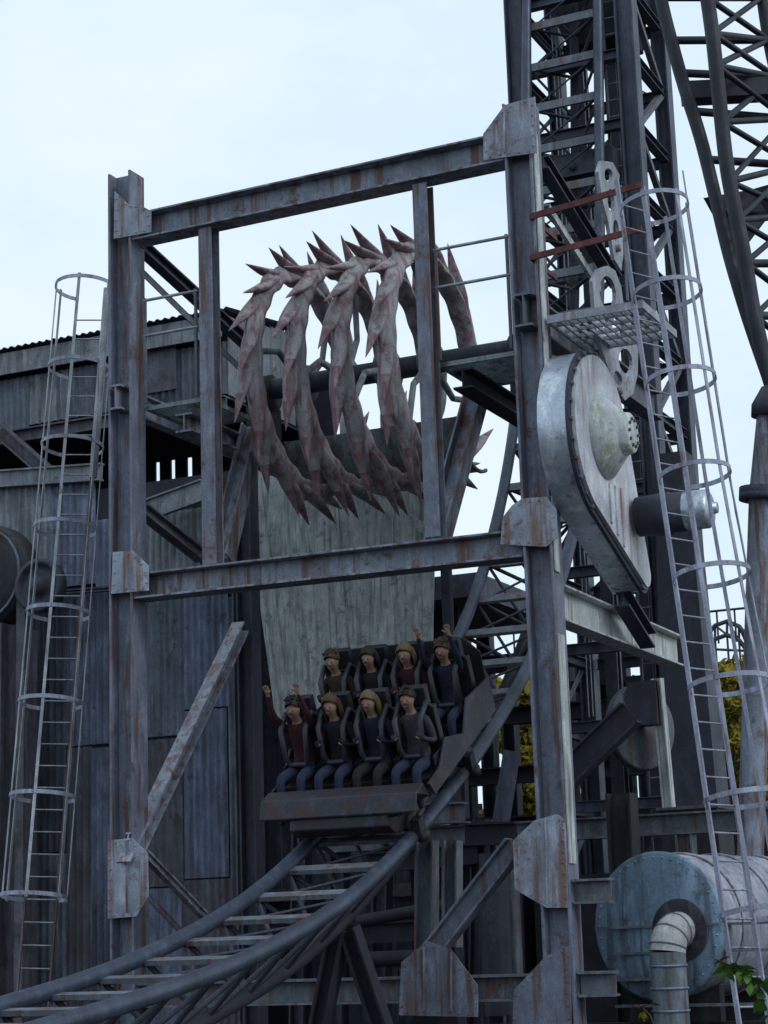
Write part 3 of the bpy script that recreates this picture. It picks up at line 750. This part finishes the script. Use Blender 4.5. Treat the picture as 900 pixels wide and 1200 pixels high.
for k in range(10):
    an = k*.628; cs.part('hub_bolt', MB().lathe([(0,.022),(.025,.022),(.025,0)], c1+V((.38, .17*math.cos(an), .17*math.sin(an))), (1,0,0), 6, False), m_brace)
mb = MB()
for dy in (.0,.22,.44): cs.part('stiffener_rib', MB().bar(V((HA1+.012, c1.y+.12+dy, c1.z-.56+dy*.05)), V((HA1+.012, c1.y+.12+dy, c1.z-1.05-dy*.5)), .07, .02, side=(0,1,0)), m_plate)
# bracket carrying the case
cs.part('bracket', MB().ibeam((.35,c2.y-.1,c2.z-.3),(.35,c2.y+.9,c2.z-.72),.2,.24,side=(1,0,0)), m_darkst)
# motor stub
mtc = Q(748,606,HA1+.05)
mo = Thing('drive_motor', 'short dark cylindrical motor sticking out beside the chaincase', 'motor', mtc)
mo.part('body', MB().lathe([(0,0),(0,.25),(.42,.27),(.44,.25),(.62,.25),(.63,.22)], mtc, (1,0,0), 28), m_darkst)
mo.part('end_bell', MB().lathe([(.60,.245),(.90,.245),(.94,.20),(.95,.08),(1.02,.07),(1.02,0)], mtc, (1,0,0), 28), m_case)

# perforated link arm above the case
def perforated(name, label, poly, holes, a, th, mat):
    import bmesh
    t = Thing(name, label, 'link arm', Q(*poly[0], a), 'perforated grey link plates above the chaincase')
    pts = [Q(x, y, a) for x, y in poly]; bm = bmesh.new()
    loops = [pts]
    for (x, y, rx, ry, tl) in holes:
        lp = []
        for k in range(16):
            an = 2*math.pi*k/16; ex = rx*math.cos(an); ey = ry*math.sin(an); lp.append(Q(x+ex*math.cos(tl)-ey*math.sin(tl), y+ex*math.sin(tl)+ey*math.cos(tl), a))
        loops.append(lp)
    edges = []
    for lp in loops:
        vv = [bm.verts.new(p-t.base) for p in lp]
        edges += [bm.edges.new((vv[i], vv[(i+1) % len(vv)])) for i in range(len(vv))]
    bmesh.ops.triangle_fill(bm, edges=edges, use_beauty=True, use_dissolve=False)
    r = bmesh.ops.extrude_face_region(bm, geom=bm.faces[:]); bmesh.ops.translate(bm, verts=[v for v in r['geom'] if isinstance(v, bmesh.types.BMVert)], vec=(th,0,0))
    bmesh.ops.recalc_face_normals(bm, faces=bm.faces[:])
    me = bpy.data.meshes.new('arm_plate'); bm.to_mesh(me); bm.free(); me.materials.append(mat)
    o = bpy.data.objects.new('arm_plate', me); COL.objects.link(o); o.parent = t.e
    mb = MB()
    for (x, y, rx, ry, tl) in holes[-1:]: mb.lathe([(th,.05),(th+.05,.05),(th+.05,0)], Q(x, y+ry+6, a), (1,0,0), 12)
    t.part('pin', mb, m_brace)
    return t
perforated('link_arm', 'grey perforated link arm with oval holes above the chaincase',
    [(690,330),(697,316),(708,312),(717,318),(724,338),(728,365),(738,385),(744,410),(743,440),(738,462),(728,470),(716,452),(704,420),(694,385)],
    [(708,344,9.5,20,-.1),(704,378,4.5,9,-.1),(721,388,7.5,15,-.25),(711,404,4.5,7,-.2),(729,424,8,15,-.15),(720,444,4.5,9,-.3)], .5, .05, m_link)
perforated('link_arm', 'grey perforated link plate high up beside the brown rails',
    [(697,202),(701,189),(714,191),(722,206),(720,225),(729,275),(724,318),(716,305),(709,262),(701,232)],
    [(709,206,5,8,-.1),(712,236,4,14,-.08),(718,272,3.5,14,-.08)], .5, .05, m_link)

# platform with red-brown rails right of the post
pf = Thing('grated_walkway', 'small grated walkway with red brown rails right of the right post', 'walkway', (.9, .5, 9.1))
wz = Q(650,378,.25).z
mb = MB()
a0, a1, b0, b1 = .24, 1.45, -.1, 1.3
mb.box(a0,a1,b0,b0+.03,wz-.08,wz+.02); mb.box(a0,a1,b1-.03,b1,wz-.08,wz+.02); mb.box(a0,a0+.03,b0+.032,b1-.032,wz-.08,wz+.02); mb.box(a1-.03,a1,b0+.032,b1-.032,wz-.08,wz+.02)
for i in range(1,11): aa = a0+i*.11; mb.box(aa,aa+.02,b0+.032,b1-.032,wz-.05,wz)
for i in range(1,5): bb = b0+i*.28; mb.box(a0+.032,a1-.032,bb,bb+.02,wz-.048,wz+.003)
pf.part('grating', mb, m_galv)
for (y0, y1) in ((254,216),(302,268)):
    p, q = P(622,y0,-.22), P(752,y1,-.22)
    pf.part('rail', MB().bar(p, q, .03, .075, side=(0,1,0)).bar(p, p+V((0,.9,0)), .03, .06, side=(1,0,0)), m_red)
pf.part('stanchion', MB().bar(V((1.3,-.2,wz)), V((1.3,-.2,P(740,215,-.2).z)), .05, .02), m_brace)

# ------------------------------------------------------------------ lift tower
TW = Thing('lift_tower', 'tall dark lattice lift tower rising behind the portal frame', 'tower', (-1.9, 9, 0))
tl, tr = -2.92, -.95; tb0, tb1 = 8.0, 10.0; ZT = 22
for a in (tl, tr):
    for b in (tb0, tb1):
        TW.part('leg', MB().ibeam((a,b,0),(a,b,ZT),.30,.32 if b == tb0 else .26,side=(0,1,0)), m_tower)
def tbr(p, q, w=.12, kind='bar'):
    mb = MB(); mb.ibeam(p, q, w, w*1.1, side=(0,1,0), tf=.012, tw=.01) if kind == 'i' else mb.angle(p, q, w, .012, side=(0,1,0)); return mb
z = 1.0; k = 0
while z < ZT-1:
    for b in (tb0, tb1): TW.part('girt', tbr((tl+.16,b,z),(tr-.16,b,z),.16,'i'), m_tower)
    for a in (tl, tr): TW.part('girt', MB().ibeam((a,tb0+.16,z),(a,tb1-.16,z),.16,.16,side=(1,0,0),tf=.012,tw=.01), m_tower)
    q = z+1.25
    s = (tl+.16, tr-.16) if k % 2 else (tr-.16, tl+.16)
    TW.part('diagonal', tbr((s[0],tb1,z),(s[1],tb1,q),.09), m_brace)
    TW.part('diagonal', tbr((tl, tb0+.16, z),(tl, tb1-.16, q),.08), m_tower)
    t0, t1 = (tb0+.16, tb1-.16) if k % 2 else (tb1-.16, tb0+.16)
    TW.part('diagonal', MB().angle((tr,t0,z),(tr,t1,q),.10,.012,side=(1,0,0)), m_brace)
    z = q; k += 1
for a in (-2.25, -1.65): TW.part('guide_channel', MB().ibeam((a,9.3,0),(a,9.3,ZT),.22,.26,side=(1,0,0)), m_darkst)
for a in (-2.55,-2.48,-2.02,-1.96): TW.part('hoist_rope', MB().tube([(a,8.8,5),(a,8.8,ZT)], .012, 5), m_galv)
for a in (-1.42,-1.08): TW.part('inner_ladder_rail', MB().bar((a,8.2,2),(a,8.2,ZT),.05,.03), m_brace)
for i in range(int(18/.3)): TW.part('inner_ladder_rung', MB().tube([(-1.42,8.2,3+i*.3),(-1.08,8.2,3+i*.3)], .012, 5), m_galv)
zb = P(660,196,8).z
TW.part('crosshead', MB().box(-2.7,-1.2,7.6,7.85,zb-.35,zb+.05).lathe([(0,.07),(-.05,.07),(-.05,0)], (-2.35,7.59,zb-.2),(0,1,0),12).lathe([(0,.07),(-.05,.07),(-.05,0)], (-1.9,7.59,zb-.2),(0,1,0),12), m_darkst)
zt_ = P(650,18,8).z
mb = MB(); mb.plate([(tl+.2,8.6,zt_+1.0),(tr,8.6,zt_+1.0),(tr-.2,8.6,zt_-.3),(-2.2,8.6,zt_-.35)], 1.0, (0,-1,0)); TW.part('machine_box', mb, m_black)
# tapered solid foot
f0 = P(800,640,7.4); f1 = P(812,945,7.4)
TW.part('foot_column', MB().bar((f1.x,7.6,P(812,946,7.4).z),(f0.x-.1,7.6,f0.z+1.5),.85,.7,side=(1,0,0),w2=.5,h2=.5), m_darkst)
TW.part('foot_flange', MB().box(f1.x-.5,f1.x+.45,7.15,8.1,f1.z-.05,f1.z+.0), m_sh_brown)
TW.part('foot_block', MB().box(f1.x-.46,f1.x+.42,7.2,8.05,0,f1.z-.052), m_mech)

# ------------------------------------------------------------------ curved lattice track top right
def poly3(pts, b): return catmull([tuple(P(x, y, b)) for x, y in pts], 8)
ot = Thing('overhead_track', 'dark curved lattice track arching down at the top right corner', 'roller coaster track', P(898,440,5))
C1 = poly3([(764,-60),(776,5),(790,60),(802,102),(821,162),(838,230),(855,300),(876,370),(900,440),(925,510)], 5.2)
C2 = poly3([(820,-60),(830,5),(836,50),(841,98),(851,189),(861,245),(872,300),(884,370),(901,440),(926,510)], 4.6)
C3 = poly3([(885,-60),(894,5),(903,60),(915,110),(927,170),(938,235),(948,300),(955,370),(962,440),(970,510)], 6.4)
for c, r in ((C1,.10),(C2,.11),(C3,.09)): ot.part('chord', MB().tube(c, r, 12), m_over)
mb = MB(); nseg = len(C1)-1; ks = list(range(0, nseg, 7))
for j, i in enumerate(ks):
    p1, p2, p3 = V(C1[i]), V(C2[i]), V(C3[i])
    ot.part('cross_tie', MB().tube([p1, p3], .065, 8).tube([p2, p3], .05, 8), m_over)
    if j < len(ks)-1:
        i2 = ks[j+1]; q1, q2, q3 = V(C1[i2]), V(C2[i2]), V(C3[i2])
        m1, m3 = (p1, q3) if j % 2 else (p3, q1)
        ot.part('diagonal', MB().tube([p2, q3], .048, 6).tube([p3, q2], .048, 6), m_over)
bx = P(850,108,5.6)
ot.part('splice_box', MB().bar(P(800,110,5.3), P(915,104,6.0), .3, .28), m_over)
ot.part('splice_plate', MB().plate([P(824,232,5.2),P(880,222,5.8),P(905,215,5.8),P(900,250,5.8),P(862,300,5.2)], .1), m_over)

# right support pylon
py = Thing('support_pylon', 'grey tubular pylon with bolted flange collars at the right edge', 'pylon', P(870,1230,3.2))
p0, p1, p2 = P(872,1230,3.2), P(893,580,3.2), P(902,480,3.2)
py.part('shaft', MB().tube([p0,p1,p2], [.17,.17,.16], 20), m_beam)
ax_ = (p1-p0).normalized()
py.part('collar', MB().lathe([(-.08,.2),(-.08,.30),(.0,.30),(.0,.30),(.01,.30),(.09,.30),(.09,.2)], p1, ax_, 20), m_darkst)
py.part('collar', MB().lathe([(-.1,.15),(-.1,.24),(.06,.24),(.3,.12),(.34,.0)], p2, ax_, 20), m_darkst)
py.part('stay_cable', MB().tube([P(800,200,3.4), P(862,600,3.4), P(895,760,3.4)], .012, 5), m_galv)

# ------------------------------------------------------------------ tank with elbow pipe
tc = P(771,1085,.9); tax = V((math.sin(R_(13)), math.cos(R_(13)), 0))
tk = Thing('round_tank', 'blue grey riveted round tank lying on its side at the lower right', 'tank', (tc.x+.3, tc.y+1.5, tc.z-.9))
TR_ = .84
tk.part('shell', MB().lathe([(.02,TR_-.01),(3.4,TR_-.01)], tc, tax, 56).lathe([(3.4,TR_-.01),(3.5,0)], tc, tax, 56), m_tankb)
mb = MB().lathe([(.05,TR_+.02),(0,TR_+.02),(-.012,TR_-.01),(-.05,.4),(-.05,0)], tc, tax, 56)
e1 = V((0,0,1)); e2 = tax.cross(e1)
for k in range(40):
    an = 2*math.pi*k/40; mb.lathe([(0,.016),(-.016,.013),(-.02,0)], tc+(e1*math.cos(an)+e2*math.sin(an))*(TR_-.05)-tax*.012, tax, 6)
tk.part('end_plate', mb, m_tank)
mb = MB()
for h in (.55,1.4,2.3): mb = MB().lathe([(h-.04,TR_),(h-.04,TR_+.015),(h+.04,TR_+.015),(h+.04,TR_)], tc, tax, 48); tk.part('band', mb, m_tankb)
tk.part('seam_strip', MB().bar(tc-e2*TR_*.99-tax*.06+V((0,0,.0)), tc+e2*TR_*.99-tax*.06, .012, .02, side=tuple(tax)), m_brace)
tk.part('saddle', MB().box(tc.x-.5,tc.x+.6,tc.y+.3,tc.y+.5,tc.z-1.3,tc.z-.7), m_mech)
tk.part('saddle', MB().box(tc.x-.2,tc.x+.9,tc.y+2.3,tc.y+2.5,tc.z-1.3,tc.z-.7), m_mech)
oc = P(797,1090,.78)
pp = Thing('elbow_pipe', 'pale elbow pipe coming out of the tank end and turning down', 'pipe', (oc.x, oc.y, 0))
pp.part('wall_collar', MB().lathe([(0,.1),(0,.30),(-.05,.36),(-.10,.36),(-.10,.22)], oc+tax*.08, tax, 28).lathe([(-.10,.36),(-.10,.2)], oc+tax*.08, tax, 28), m_sh_brown)
r_ = .21; el = [oc-tax*.0]
dn = P(768,1080,.3)
cen = oc-tax*.04
for k in range(7):
    an = math.pi/2*k/6; el.append(cen-tax*(.24*math.sin(an))+V((-.02*k/6,0,-.24*(1-math.cos(an)))))
pp.part('elbow', MB().tube(el, r_, 24), m_pipe)
mb = MB()
for k in (2,4,6): 
    d = (el[min(k+1,7)]-el[k-1]).normalized(); mb.lathe([(-.01,r_),(-.01,r_+.008),(.01,r_+.008),(.01,r_)], el[k], d, 24)
ee = el[-1]
pp.part('elbow_seams', mb, m_pipel)
pp.part('straight_pipe', MB().tube([ee, V((ee.x,ee.y,0))], r_-.004, 24), m_pipel)
mb = MB()
for i in range(6): mb.lathe([(-.012,r_),(-.012,r_+.012),(.012,r_+.012),(.012,r_)], V((ee.x,ee.y,ee.z-.15-.25*i)), (0,0,1), 24)
pp.part('pipe_band', mb, m_tank)

# ------------------------------------------------------------------ pulley and gear under the white beam
pc = Q(750,853,-.3)
pl = Thing('rope_pulley', 'grey half hidden rope pulley with brown bracket under the pale beam', 'pulley', (pc.x,pc.y,pc.z-.6))
pl.part('wheel', MB().lathe([(-.08,.1),(-.08,.56),(-.03,.60),(.0,.54),(.03,.60),(.08,.56),(.08,0),(.14,.0)], pc, (1,-.6,0), 36), m_brace)
pl.part('bracket', MB().box(pc.x-.05,pc.x+.36,pc.y-.35,pc.y-.05,pc.z-.0,pc.z+.6), m_darkst)
dg = P(740,835,3.5); dg2 = P(668,905,3.5)
db = Thing('diagonal_girder', 'dark diagonal girder behind the right post leading up to the pulley', 'girder', dg2)
db.part('girder', MB().ibeam(dg2-(dg-dg2)*.25, dg, .24, .36, side=(0,1,0)), m_darkst)
db.part('foot_post', MB().ibeam((P(728,960,3.6).x,3.6,0), P(728,930,3.6), .34,.34,side=(0,1,0)), m_mech)

# ------------------------------------------------------------------ dark station building and steelwork behind
stn = Thing('station_building', 'dark steel station building with flat roof behind the track', 'building', (0, 19, 0))
def pz(y, b, x=650): return P(x, y, b).z
SB = 18
sx0, sx1 = P(440,900,SB).x, P(960,900,SB).x
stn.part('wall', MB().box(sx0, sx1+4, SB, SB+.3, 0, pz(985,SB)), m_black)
rx0, rx1 = P(470,690,14).x, P(640,690,14).x
stn.part('upper_roof', MB().box(P(430,690,12).x, P(560,690,12).x, 12, 17, pz(688,12), pz(660,12)), m_sh_dark)
stn.part('upper_wall', MB().box(P(430,690,13).x, P(535,690,13).x, 13, 13.2, 0, pz(690,13)), m_black)
for x in (520,548,575,600,640,668,690,712,735,758):
    a = P(x, 900, SB-1).x; zt = pz(random.choice((700,760,720,800)), SB-1)
    stn.part('column', MB().ibeam((a,SB-1,0),(a,SB-1,zt),.3,.3,side=(0,1,0)), m_darkst)
for y, b in ((772,15),(835,15.5),(905,16),(965,12)):
    stn.part('floor_beam', MB().ibeam((P(510,y,b).x,b,pz(y,b)),(P(790,y,b).x,b,pz(y,b)),.3,.34,side=(0,1,0)), m_black)
stn.part('floor_slab', MB().box(P(660,800,15.2).x,P(790,800,15.2).x,15.2,18,pz(800,15.2)-.12,pz(800,15.2)), m_black)
mb = MB()
for i in range(24):
    a = P(600,700,15).x+i*.35; mb.tube([(a,15,pz(772,15)),(a,15,pz(735,15))], .02, 5)
mb.tube([(P(600,700,15).x,15,pz(735,15)),(P(600,700,15).x+8,15,pz(735,15))], .025, 5)
stn.part('railing', mb, m_darkst)
# low side plant: dark tanks, pipes and beams under the track
un = Thing('plant_skid', 'dark jumble of beams and pipes beneath the curving track', 'machinery', (-1.5, 3.5, 0))
def ub_(p, q, b, w, h, mat, kind='i'):
    mb = MB(); mb.ibeam(P(*p,b),P(*q,b),w,h,side=(0,1,0)) if kind == 'i' else mb.tube([P(*p,b),P(*q,b)],w/2,12)
    un.part('beam' if kind == 'i' else 'pipe', mb, mat)
ub_((545,978),(606,976),3.0,.2,.3,m_black); ub_((420,1080),(520,1062),1.6,.16,.16,m_black,'t'); ub_((420,1125),(500,1122),1.8,.2,.2,m_black,'t')
ub_((552,1190),(600,880),5.4,.26,.2,m_tower,'t'); ub_((585,1190),(578,1000),3.4,.4,.3,m_darkst,'t')
ub_((430,1012),(560,1000),5.0,.2,.3,m_black); ub_((300,1100),(500,1090),4.6,.2,.3,m_black)
ub_((476,955),(545,952),4.8,.24,.3,m_brace)
ub_((476,985),(576,972),6.0,.24,.3,m_pale)
for x in (350,395,445,560): ub_((x,1260),(x+4,960),5.2,.24,.24,m_darkst)
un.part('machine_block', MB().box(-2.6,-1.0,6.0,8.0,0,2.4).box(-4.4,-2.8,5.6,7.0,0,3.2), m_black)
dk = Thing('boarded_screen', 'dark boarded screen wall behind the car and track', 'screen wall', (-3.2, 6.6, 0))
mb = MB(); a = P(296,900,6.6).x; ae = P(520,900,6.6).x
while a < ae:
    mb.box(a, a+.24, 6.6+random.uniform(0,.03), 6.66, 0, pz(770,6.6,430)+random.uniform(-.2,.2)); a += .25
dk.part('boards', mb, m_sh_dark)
dk.part('rail_frame', MB().box(P(296,900,6.6).x, ae, 6.5, 6.58, 2.2, 2.4), m_brace)
# low concrete/brick strip
pw = Thing('low_wall', 'low grey block wall at the bottom behind the frame feet', 'wall', (-1, 1.3, 0))
mb = MB()
for i in range(20):
    for j in range(2): mb.box(-6.5+i*.42+(.2 if j else 0), -6.5+i*.42+.41+(.2 if j else 0), 1.2, 1.4, j*.26, j*.26+.25)
pw.part('blocks', mb, m_mech)
pr = Thing('slatted_panel', 'dark slatted louvre panel beside the right frame foot', 'louvre panel', (1.0, 1.0, 0))
mb = MB()
for i in range(6): mb.box(.3, 3.2, .85, .95, .1+i*.3, .13+i*.3)
pr.part('slats', mb, m_brace); pr.part('backing', MB().box(.3,3.2,2.8,2.9,0,1.9), m_black)

# far coaster loop seen between the ladders
fl = Thing('distant_track', 'far off arch of lattice coaster track under the sky at right', 'roller coaster track', P(850,800,60))
def farpts(off): return [P(x, y+off, 60) for x, y in [(818,770),(826,748),(838,733),(852,728),(866,734),(880,752),(890,776)]]
fl.part('chord', MB().tube(farpts(0), .10, 6), m_darkst); fl.part('chord', MB().tube(farpts(16), .10, 6), m_darkst)
mb = MB(); A1, A2 = farpts(0), farpts(16)
for i in range(7):
    mb.tube([A1[i], A2[i]], .06, 5)
    if i < 6: mb.tube([A1[i], A2[i+1]], .05, 5)
    p = A2[i]; mb.tube([p, V((p.x,p.y,p.z-3))], .05, 5)
for yy in (760,778,792): mb.tube([P(815,yy,60),P(900,yy+4,60)], .06, 5)
fl.part('lattice', mb, m_darkst)
lowb = Thing('distant_shed', 'long low dark shed on the horizon at right', 'building', P(850,850,50))
lowb.part('wall', MB().box(P(790,820,50).x,P(960,820,50).x,50,56,0,pz(806,50,850)), m_black)
lowb.part('roof', MB().box(P(788,820,50).x,P(965,820,50).x,49.5,56.5,pz(806,50,850)+.01,pz(795,50,850)), m_sh_dark)

# ------------------------------------------------------------------ autumn trees and bushes
def leafmat(name, c1, c2):
    m, nt, bs = nm(name); gi = nt.nodes.new('ShaderNodeTexCoord')
    n = noise(nt, gi.outputs['Object'], 3.0, 4, .7); c = mix(nt, ramp(nt, n, [(.35,0.),(.65,1.)]), c1, c2)
    nt.links.new(c, bs.inputs['Base Color']); bs.inputs['Roughness'].default_value = .7; bs.inputs['Specular IOR Level'].default_value = .2; return m
m_yel = leafmat('leaf_yellow', (.075,.07,.012), (.27,.21,.018)); m_grn = leafmat('leaf_green', (.04,.08,.02), (.13,.24,.06)); m_bark = plain('bark', (.05,.04,.03), .9)
def tree(pos, h, cr, mat, label, n=6500, ls=.19, grp=None):
    x, y, _ = pos; t = Thing('tree', label, 'tree', (x,y,0), grp)
    mb = MB(); mb.tube([(x,y,0),(x+.1,y,h*.35),(x,y+.1,h*.7)], [.16,.12,.06], 8); cl = []
    for k in range(44):
        an = random.uniform(0,6.28); rr = cr*random.uniform(.25,.95); zz = random.uniform(.22,1.0)*h; rr *= math.sin(math.pi*min(1,.15+.8*zz/h))**.6
        c = V((x+rr*math.cos(an), y+rr*math.sin(an), zz)); cl.append((c, random.uniform(.3,.55)*cr*.6)); mb.tube([(x,y,zz*.6), c], [.04,.012], 5)
    t.part('trunk', mb, m_bark); lf = MB()
    for k in range(n):
        c, r = random.choice(cl); d = V((random.gauss(0,1),random.gauss(0,1),random.gauss(0,.8))).normalized()*r*random.uniform(.3,1)**.5
        q = c+d; u = V((random.gauss(0,1),random.gauss(0,1),random.gauss(0,1))).normalized(); w = u.orthogonal().normalized(); s = ls*random.uniform(.6,1.3)
        lf.add([q-u*s*.6, q+w*s*.35, q+u*s*.6, q-w*s*.35], [(0,1,2,3)])
    t.part('crown', lf, mat)
def P_ground(x, b): p = P(x, 900, b); return (p.x, b, 0)
gy = 'yellow leaved trees behind the steelwork'
tree(P_ground(612,20), 7.6, 1.3, m_yel, 'yellow autumn tree seen between the coaster rail and the right post', grp=gy)
tree(P_ground(672,21), 7.8, 1.3, m_yel, 'yellow autumn tree seen just right of the right post', grp=gy)
tree(P_ground(850,21), 7.2, 1.3, m_yel, 'yellow autumn tree seen through the right ladder cage', grp=gy)
tree(P_ground(898,25), 5.6, 1.2, m_yel, 'low yellow autumn tree at the right edge of the view', grp=gy)
tree(P_ground(640,30), 5.2, 1.6, m_grn, 'dull green bush low behind the track', 3000)
# far woodland closing the gaps under the steelwork
lf = MB()
for k in range(9000):
    x = random.uniform(-22, 34); top = 5.2+1.2*math.sin(x*.5)+.8*math.sin(x*1.3+1); z = random.uniform(0, 1)**.8*top
    q = V((x, 46+random.uniform(-1.5,1.5), z)); u = V((random.gauss(0,1),random.gauss(0,1),random.gauss(0,1))).normalized(); w_ = u.orthogonal().normalized(); sz = random.uniform(.3,.6)
    lf.add([q-u*sz*.5, q+w_*sz*.4, q+u*sz*.5, q-w_*sz*.4], [(0,1,2,3)])
far = lf.obj('woodland', leafmat('leaf_far', (.02,.028,.014), (.07,.075,.03))); far.location = ORG; far.rotation_euler = (0,0,YAW)
far['kind'] = 'stuff'; far['label'] = 'distant mass of dull trees low behind the steelwork'; far['category'] = 'woodland'
# creeper sprigs at the bottom right
def sprig(pts, mat, label, n, ls):
    c = pts[len(pts)//2]; t = Thing('leafy_sprig', label, 'plant', pts[0])
    t.part('stem', MB().tube(pts, .008, 5), m_bark); lf = MB()
    for k in range(n):
        i = random.uniform(0, len(pts)-1.001); j = int(i); q = V(pts[j]).lerp(V(pts[j+1]), i-j)+V((random.gauss(0,.03),random.gauss(0,.03),random.gauss(0,.025)))
        u = V((random.gauss(0,1),random.gauss(0,.5),random.gauss(-.4,.5))).normalized(); w = u.cross(V((0,.5,1))).normalized(); s = ls*random.uniform(.7,1.3)
        lf.add([q, q+u*s*.5+w*s*.3, q+u*s, q+u*s*.5-w*s*.3], [(0,1,2,3)])
    t.part('leaves', lf, mat)
sprig([P(905,1215,-2.0),P(900,1160,-2.0),P(872,1138,-2.0),P(838,1124,-2.0)], m_grn, 'green leafy sprig in front of the tank at the right edge', 60, .17)
sprig([P(775,1225,-2.2),P(762,1190,-2.2),P(750,1178,-2.2)], m_yel, 'small yellow sprig at the bottom beside the elbow pipe', 9, .10)

# ------------------------------------------------------------------ sky and light
w = bpy.data.worlds.new('World'); sc.world = w; w.use_nodes = True; nt = w.node_tree; nt.nodes.clear()
out = nt.nodes.new('ShaderNodeOutputWorld'); bg = nt.nodes.new('ShaderNodeBackground'); nt.links.new(bg.outputs[0], out.inputs[0])
sky = nt.nodes.new('ShaderNodeTexSky'); sky.sky_type = 'NISHITA'; sky.sun_disc = False
SE, SR = R_(32), R_(125)
sky.sun_elevation = SE; sky.sun_rotation = SR
tcw = nt.nodes.new('ShaderNodeTexCoord'); cn = noise(nt, tcw.outputs['Generated'], 3.4, 6, .6, (1,1,2.0))
cloud = ramp(nt, cn, [(.34, (.66,.84,.99)), (.66, (.82,.94,1.0))])
sc_ = nt.nodes.new('ShaderNodeVectorMath'); sc_.operation = 'SCALE'; nt.links.new(cloud, sc_.inputs[0]); sc_.inputs['Scale'].default_value = 10.6
col = mix(nt, .94, sky.outputs[0], sc_.outputs[0]); nt.links.new(col, bg.inputs[0]); bg.inputs[1].default_value = .1
ld = bpy.data.lights.new('sun', 'SUN'); ld.energy = .9; ld.angle = R_(20); ld.color = (.97, .98, 1); lo = bpy.data.objects.new('sun', ld); COL.objects.link(lo)
sd = V((math.sin(SR)*math.cos(SE), math.cos(SR)*math.cos(SE), math.sin(SE)))
lo.rotation_euler = sd.to_track_quat('Z', 'Y').to_euler(); lo.location = (0,0,30)
sc.view_settings.view_transform = 'Standard'; sc.view_settings.look = 'None'; sc.view_settings.exposure = 0; sc.view_settings.gamma = 1
for o in COL.objects:
    if 'site' in o: del o['site']
